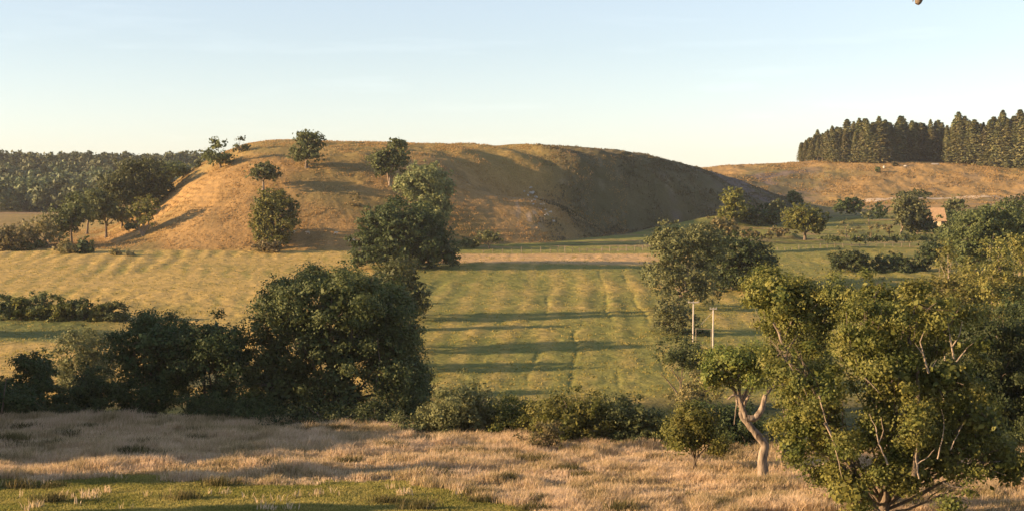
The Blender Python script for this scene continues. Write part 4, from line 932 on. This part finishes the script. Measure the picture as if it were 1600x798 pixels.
# ------------------------------------------------------------------ utility poles
def pole(px, py_top, py_base, Y, label, arm, stay=None):
    b = base_at(px, py_base, Y); top = at(px, py_top, Y)
    root = empty('utility_pole', b, label, 'pole')
    h = top[2] - b[2]
    Vt, q, t = tubes([(np.array([[0, 0, -.5], [0, 0, h * .5], [0.02, 0, h]]), np.array([.13, .115, .10]))], 10)
    link('pole_shaft', mk_mesh('pole_shaft', Vt, [(q, 0), (t, 0)], [M['polewood']], True), root)
    boxes('crossarm', [((0, -.2, h - .1), (arm, .12, .16), None)], M['polewood'], root, .015)
    n = 3
    for k in range(n):
        Vt, q, t = tubes([(np.array([[0, 0, 0], [0, 0, .08], [0, 0, .16], [0, 0, .24]]), np.array([.05, .08, .05, .03]))], 8)
        link('insulator', mk_mesh('insulator', Vt, [(q, 0), (t, 0)], [M['wire']], True), root, ((k - 1) * arm * .45, -.2, h - .02))
    if stay:
        e = at(*stay) - b
        Vt, q, t = tubes([(np.array([[0, 0, h - .5], (np.array([0, 0, h - .5]) + e) / 2, e]), np.array([.035, .035, .035]))], 5)
        link('stay_wire', mk_mesh('stay_wire', Vt, [(q, 0), (t, 0)], [M['wire']]), root)
pole(1083, 471, 522, 232, 'shorter pale T-shaped utility pole among the brown shrubs', 1.75)
pole(1114, 481, 548, 226, 'taller pale utility pole with a slanting stay wire, right of the T-shaped one', 1.1, (1095, 507, 229))
r0_ = at(1087, 513, 229); r1_ = at(1112, 514, 227)
rl = empty('wooden_rail', (r0_ + r1_) / 2, 'thin horizontal rail running between the two utility poles', 'rail')
rv = (r1_ - r0_)
Vt, q, t = tubes([(np.array([-rv / 2, rv * 0, rv / 2]), np.array([.022, .022, .022]))], 6)
link('bar', mk_mesh('bar', Vt, [(q, 0), (t, 0)], [M['post']]), rl)
for sgn in (-.48, .48):
    pz = (r0_ + r1_) / 2 + rv * sgn; g = float(terrain(pz[0], pz[1]))
    Vt, q, t = tubes([(np.array([[0, 0, g - pz[2] - .2], [0, 0, 0.05]]), np.array([.06, .05]))], 6)
    link('support_post', mk_mesh('support_post', Vt, [(q, 0), (t, 0)], [M['post']]), rl, rv * sgn)

# ------------------------------------------------------------------ sheep at the foot of the hill
def sheep_mesh():
    me = bpy.data.meshes.new('sheep'); bm = bmesh.new()
    J = [((0, 0, .62), .26), ((.3, 0, .64), .27), ((.55, 0, .66), .22), ((.78, 0, .70), .12), ((.95, 0, .62), .09), ((1.06, 0, .54), .06), ((-.3, 0, .62), .25)]
    vs = [bm.verts.new(p) for p, r_ in J]
    for a, b in [(0, 1), (1, 2), (2, 3), (3, 4), (4, 5), (0, 6)]: bm.edges.new((vs[a], vs[b]))
    rad = [r_ for p, r_ in J]
    for root, sx in ((2, .48), (6, -.32)):
        for sy in (-.13, .13):
            a = bm.verts.new((sx, sy, .42)); b = bm.verts.new((sx + .02, sy, .2)); c = bm.verts.new((sx, sy, .02))
            bm.edges.new((vs[root], a)); bm.edges.new((a, b)); bm.edges.new((b, c)); rad += [.1, .05, .045]
    bm.to_mesh(me); bm.free()
    o = link('sheep', me); m = o.modifiers.new('skin', 'SKIN')
    for i, r_ in enumerate(rad): me.skin_vertices[0].data[i].radius = (r_, r_)
    me.skin_vertices[0].data[0].use_root = True
    s2 = o.modifiers.new('sub', 'SUBSURF'); s2.levels = 2; s2.render_levels = 2
    C.view_layer.update(); dg = C.evaluated_depsgraph_get()
    nm = bpy.data.meshes.new_from_object(o.evaluated_get(dg)); bpy.data.objects.remove(o); nm.name = 'sheep'
    nm.materials.clear(); nm.materials.append(M['wool']); return nm
M['wool'] = rough_mat('fleece', (0.55, 0.48, 0.38), (0.72, 0.65, 0.54), 8, .6)
sm = sheep_mesh()
for px, py, rz, lb in [(482, 396.5, 2.9, 'white sheep in the open left of the dark field oak, on the field brow'), (524, 393, .4, 'pale sheep on green grass halfway to the dark field oak'),
                       (546, 378, 1.2, 'left one of two sheep by the hill shadow above the field'), (553, 378, 2.0, 'right one of two sheep by the hill shadow above the field'),
                       (457, 397, .2, 'leftmost sheep, lying light spot on the brow below the tall bushy tree')]:
    Yq = hit(px, py); Yq = 455 if Yq is None or Yq < 438 else Yq
    o = link('sheep', sm, None, base_at(px, py, Yq)); o.rotation_euler = (0, 0, rz); o.scale = (1.15,) * 3
    tag(o, lb, 'sheep', 'sheep grazing at the hill foot')

# ------------------------------------------------------------------ twig of an overhanging branch, top edge
tw = at(1434, 2, 4.2)
root = empty('hanging_twig', tw, 'brown blunt twig end hanging into the sky at the top edge', 'twig')
k_ = 4.2 / F
Vt, q, t = tubes([(np.array([[-1 * k_, 0, -5 * k_], [.5 * k_, 0, -2 * k_], [2 * k_, 0, 3 * k_], [5 * k_, .01, 14 * k_], [30 * k_, .05, 70 * k_], [60 * k_, .3, 240 * k_]]), np.array([3.2, 5.2, 6.2, 5.2, 6, 9]) * k_)], 12)
o = link('stem', mk_mesh('stem', Vt, [(q, 0), (t, 0)], [M['bark']], True), root)
Vt, q, t = tubes([(np.array([[4 * k_, 0, 12 * k_], [-4 * k_, 0, 9 * k_], [-7.5 * k_, 0, 1 * k_], [-7.5 * k_, 0, -2.5 * k_]]), np.array([1.5, 1.2, 1, .7]) * k_)], 8)
link('side_shoot', mk_mesh('side_shoot', Vt, [(q, 0), (t, 0)], [M['bark']], True), root)

# ------------------------------------------------------------------ evening air
hz = bpy.data.materials.new('air'); hz.use_nodes = True; hn_ = hz.node_tree
hn_.nodes.remove(hn_.nodes['Principled BSDF'])
pv = hn_.nodes.new('ShaderNodeVolumePrincipled'); pv.inputs['Color'].default_value = (.93, .95, 1, 1); pv.inputs['Density'].default_value = 0.000055; pv.inputs['Anisotropy'].default_value = .2
hn_.links.new(pv.outputs[0], hn_.nodes['Material Output'].inputs['Volume'])
bm = bmesh.new(); bmesh.ops.create_cube(bm, size=1.0)
bmesh.ops.scale(bm, vec=(2200, 2300, 200), verts=bm.verts); bmesh.ops.translate(bm, vec=(0, 1000, -30), verts=bm.verts)
me = bpy.data.meshes.new('haze'); bm.to_mesh(me); bm.free(); me.materials.append(hz)
tag(link('haze', me), 'thin evening haze over the valley', kind='stuff')

# ------------------------------------------------------------------ grasses
def grass(name, label, n, region, hgt, wid, mat, seed, per=5, spread=.14, lean=.35):
    rg = np.random.default_rng(seed)
    x, y, hs = region(rg, n // per)
    ph = np.repeat(np.stack([x, y], -1), per, 0) + rg.normal(0, spread, (len(x) * per, 2))
    h = np.repeat(hs, per) * hgt * rg.uniform(.6, 1.25, len(ph))
    z = terrain(ph[:, 0], ph[:, 1])
    a = rg.uniform(0, 2 * np.pi, len(ph)); w = wid * rg.uniform(.6, 1.4, len(ph))
    d = np.stack([np.cos(a), np.sin(a)], -1)
    ln = rg.normal(0, lean, (len(ph), 2)) * h[:, None] + np.array([.12, 0.02]) * h[:, None]
    B0 = np.concatenate([ph - d * w[:, None] / 2, (z - .05)[:, None]], 1); B1 = np.concatenate([ph + d * w[:, None] / 2, (z - .05)[:, None]], 1)
    Mm = ph + ln * .45
    m0 = np.concatenate([Mm - d * w[:, None] * .55, (z + h * .62)[:, None]], 1); m1 = np.concatenate([Mm + d * w[:, None] * .55, (z + h * .62)[:, None]], 1)
    tp = np.concatenate([ph + ln, (z + h)[:, None]], 1)
    V = np.stack([B0, B1, m1, m0, tp], 1).reshape(-1, 3); b = np.arange(len(ph)) * 5
    quad = np.stack([b, b + 1, b + 2, b + 3], -1); tri = np.stack([b + 3, b + 2, b + 4], -1)
    tag(link(name, mk_mesh(name, V, [(quad, 0), (tri, 0)], [mat])), label, 'grass', kind='stuff')

def grass_mat(name, c1, c2, c3, scale=.12):
    m, nt, p = new_mat(name); N = nt.nodes; L = nt.links
    tc = N.new('ShaderNodeTexCoord'); no = N.new('ShaderNodeTexNoise'); no.inputs['Scale'].default_value = scale; no.inputs['Detail'].default_value = 5
    L.new(tc.outputs['Object'], no.inputs['Vector'])
    geo = N.new('ShaderNodeNewGeometry')
    ad = N.new('ShaderNodeMath'); ad.operation = 'MULTIPLY_ADD'; ad.inputs[1].default_value = .45; sb = N.new('ShaderNodeMath'); sb.operation = 'SUBTRACT'; sb.inputs[1].default_value = .22
    L.new(no.outputs[0], sb.inputs[0]); L.new(geo.outputs['Random Per Island'], ad.inputs[0]); L.new(sb.outputs[0], ad.inputs[2])
    rp = N.new('ShaderNodeValToRGB'); e = rp.color_ramp.elements; e[0].position = .2; e[1].position = .75; e[0].color = (*c1, 1); e[1].color = (*c3, 1)
    k = e.new(.48); k.color = (*c2, 1)
    L.new(ad.outputs[0], rp.inputs[0]); L.new(rp.outputs[0], p.inputs['Base Color'])
    p.inputs['Roughness'].default_value = .8; p.inputs['Specular IOR Level'].default_value = .15
    tr = N.new('ShaderNodeBsdfTranslucent'); L.new(rp.outputs[0], tr.inputs['Color']); ms = N.new('ShaderNodeMixShader'); ms.inputs[0].default_value = .45
    L.new(p.outputs[0], ms.inputs[1]); L.new(tr.outputs[0], ms.inputs[2]); L.new(ms.outputs[0], N['Material Output'].inputs['Surface'])
    return m
GM = grass_mat('tall_meadow_grass', (.24, .205, .085), (.57, .43, .255), (.75, .59, .42), .22)
GS = grass_mat('short_turf', (.15, .17, .035), (.27, .255, .07), (.42, .36, .12), .3)
GF = grass_mat('field_grass', (.19, .18, .042), (.29, .24, .07), (.38, .30, .10), .1)
GH = grass_mat('hill_grass', (.26, .16, .06), (.36, .235, .095), (.44, .30, .14), .07)

def reg_meadow(rg, n):
    y = rg.uniform(76, 129, n * 3); px = rg.uniform(-320, 2000, n * 3); x = (px - 800) / F * y
    g = green_mask(x, y); t = .5 * fbm(x / 5, y / 2.2, 3, 201) + .5 * fbm(x / 1.4, y / .8, 2, 202)
    k = (g < .5) & (y + 14 * sst(200, 1250, px) < 127.5) & (t > rg.uniform(.22, .55, n * 3))
    return x[k][:n], y[k][:n], (.3 + 1.5 * np.clip((t[k][:n] - .32) * 2, 0, 1) ** 1.3)
grass('meadow_grass', 'tall dry seeding grass of the golden foreground meadow', 560000, reg_meadow, .58, .024, GM, 601)
def reg_turf(rg, n):
    y = rg.uniform(76, 106, n * 4); px = rg.uniform(-120, 1100, n * 4); x = (px - 800) / F * y
    k = green_mask(x, y) > rg.uniform(.2, .8, n * 4)
    return x[k][:n], y[k][:n], np.full(k.sum(), 1.)[:n]
grass('turf_grass', 'short bright green turf at the near left of the meadow', 120000, reg_turf, .13, .04, GS, 602)
def reg_clump(rg, n):
    y = rg.uniform(78, 100, n * 6); px = rg.uniform(-60, 900, n * 6); x = (px - 800) / F * y
    t = fbm(x / 1.6, y / .9, 2, 207); k = (green_mask(x, y) > .5) & (t > .74)
    return x[k][:n], y[k][:n], np.full(k.sum(), 1.)[:n]
grass('grass_tussocks', 'straw tussocks standing in the short green turf', 3500, reg_clump, .5, .04, GM, 603)
def reg_rush(rg, n):
    c = 95; cy = rg.uniform(80, 124, c); cx = (rg.uniform(-60, 1650, c) - 800) / F * cy
    i = rg.integers(0, c, n); x = cx[i] + rg.normal(0, .55, n); y = cy[i] + rg.normal(0, .3, n)
    return x, y, rg.uniform(.6, 1.2, c)[i]
GR_ = grass_mat('dark_rushes', (.06, .065, .022), (.12, .11, .04), (.24, .19, .09), .4)
grass('rush_tussocks', 'dark rushy tussocks scattered through the dry meadow grass', 26000, reg_rush, .62, .03, GR_, 606)
def reg_field(rg, n):
    y = 178 + 256 * rg.uniform(0, 1, n) ** 1.2; px = rg.uniform(-200, 1800, n); x = (px - 800) / F * y
    t = fbm(x / 6, y / 6, 3, 209); k = t > rg.uniform(.2, .6, n)
    return x[k], y[k], .5 + t[k]
grass('field_grass', 'uneven rough grass of the valley field', 60000, reg_field, .2, .14, GF, 604, 4, .3)
def reg_hill(rg, n):
    y = rg.uniform(445, 590, n); px = rg.uniform(80, 980, n); x = (px - 800) / F * y
    t = fbm(x / 9, y / 9, 3, 211); k = (hill_mask(x, y) > .6) & (t > rg.uniform(.3, .7, n))
    return x[k], y[k], .5 + t[k]
grass('hill_grass', 'dry tussocky grass on the sunlit hill face', 80000, reg_hill, .38, .2, GH, 605, 4, .5)

def reg_heath(rg, n):
    y = rg.uniform(455, 690, n); px = rg.uniform(840, 1240, n); x = (px - 800) / F * y
    t = fbm(x / 8, y / 12, 4, 213); k = (hill_mask(x, y) > .6) & (t > rg.uniform(.42, .62, n))
    return x[k], y[k], .5 + t[k]
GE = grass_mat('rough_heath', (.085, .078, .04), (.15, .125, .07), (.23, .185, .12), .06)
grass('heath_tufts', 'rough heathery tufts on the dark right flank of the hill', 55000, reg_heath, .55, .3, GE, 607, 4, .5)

def reg_pasture(rg, n):
    y = rg.uniform(735, 960, n); px = rg.uniform(1050, 1700, n); x = (px - 800) / F * y
    t = fbm(x / 10, y / 16, 4, 215); k = t > rg.uniform(.42, .66, n)
    return x[k], y[k], .5 + t[k]
GP = grass_mat('far_pasture_grass', (.15, .11, .05), (.27, .18, .075), (.42, .28, .12), .05)
grass('pasture_grass', 'rough tawny grass of the far pasture below the conifers', 60000, reg_pasture, .55, .35, GP, 608, 4, .6)
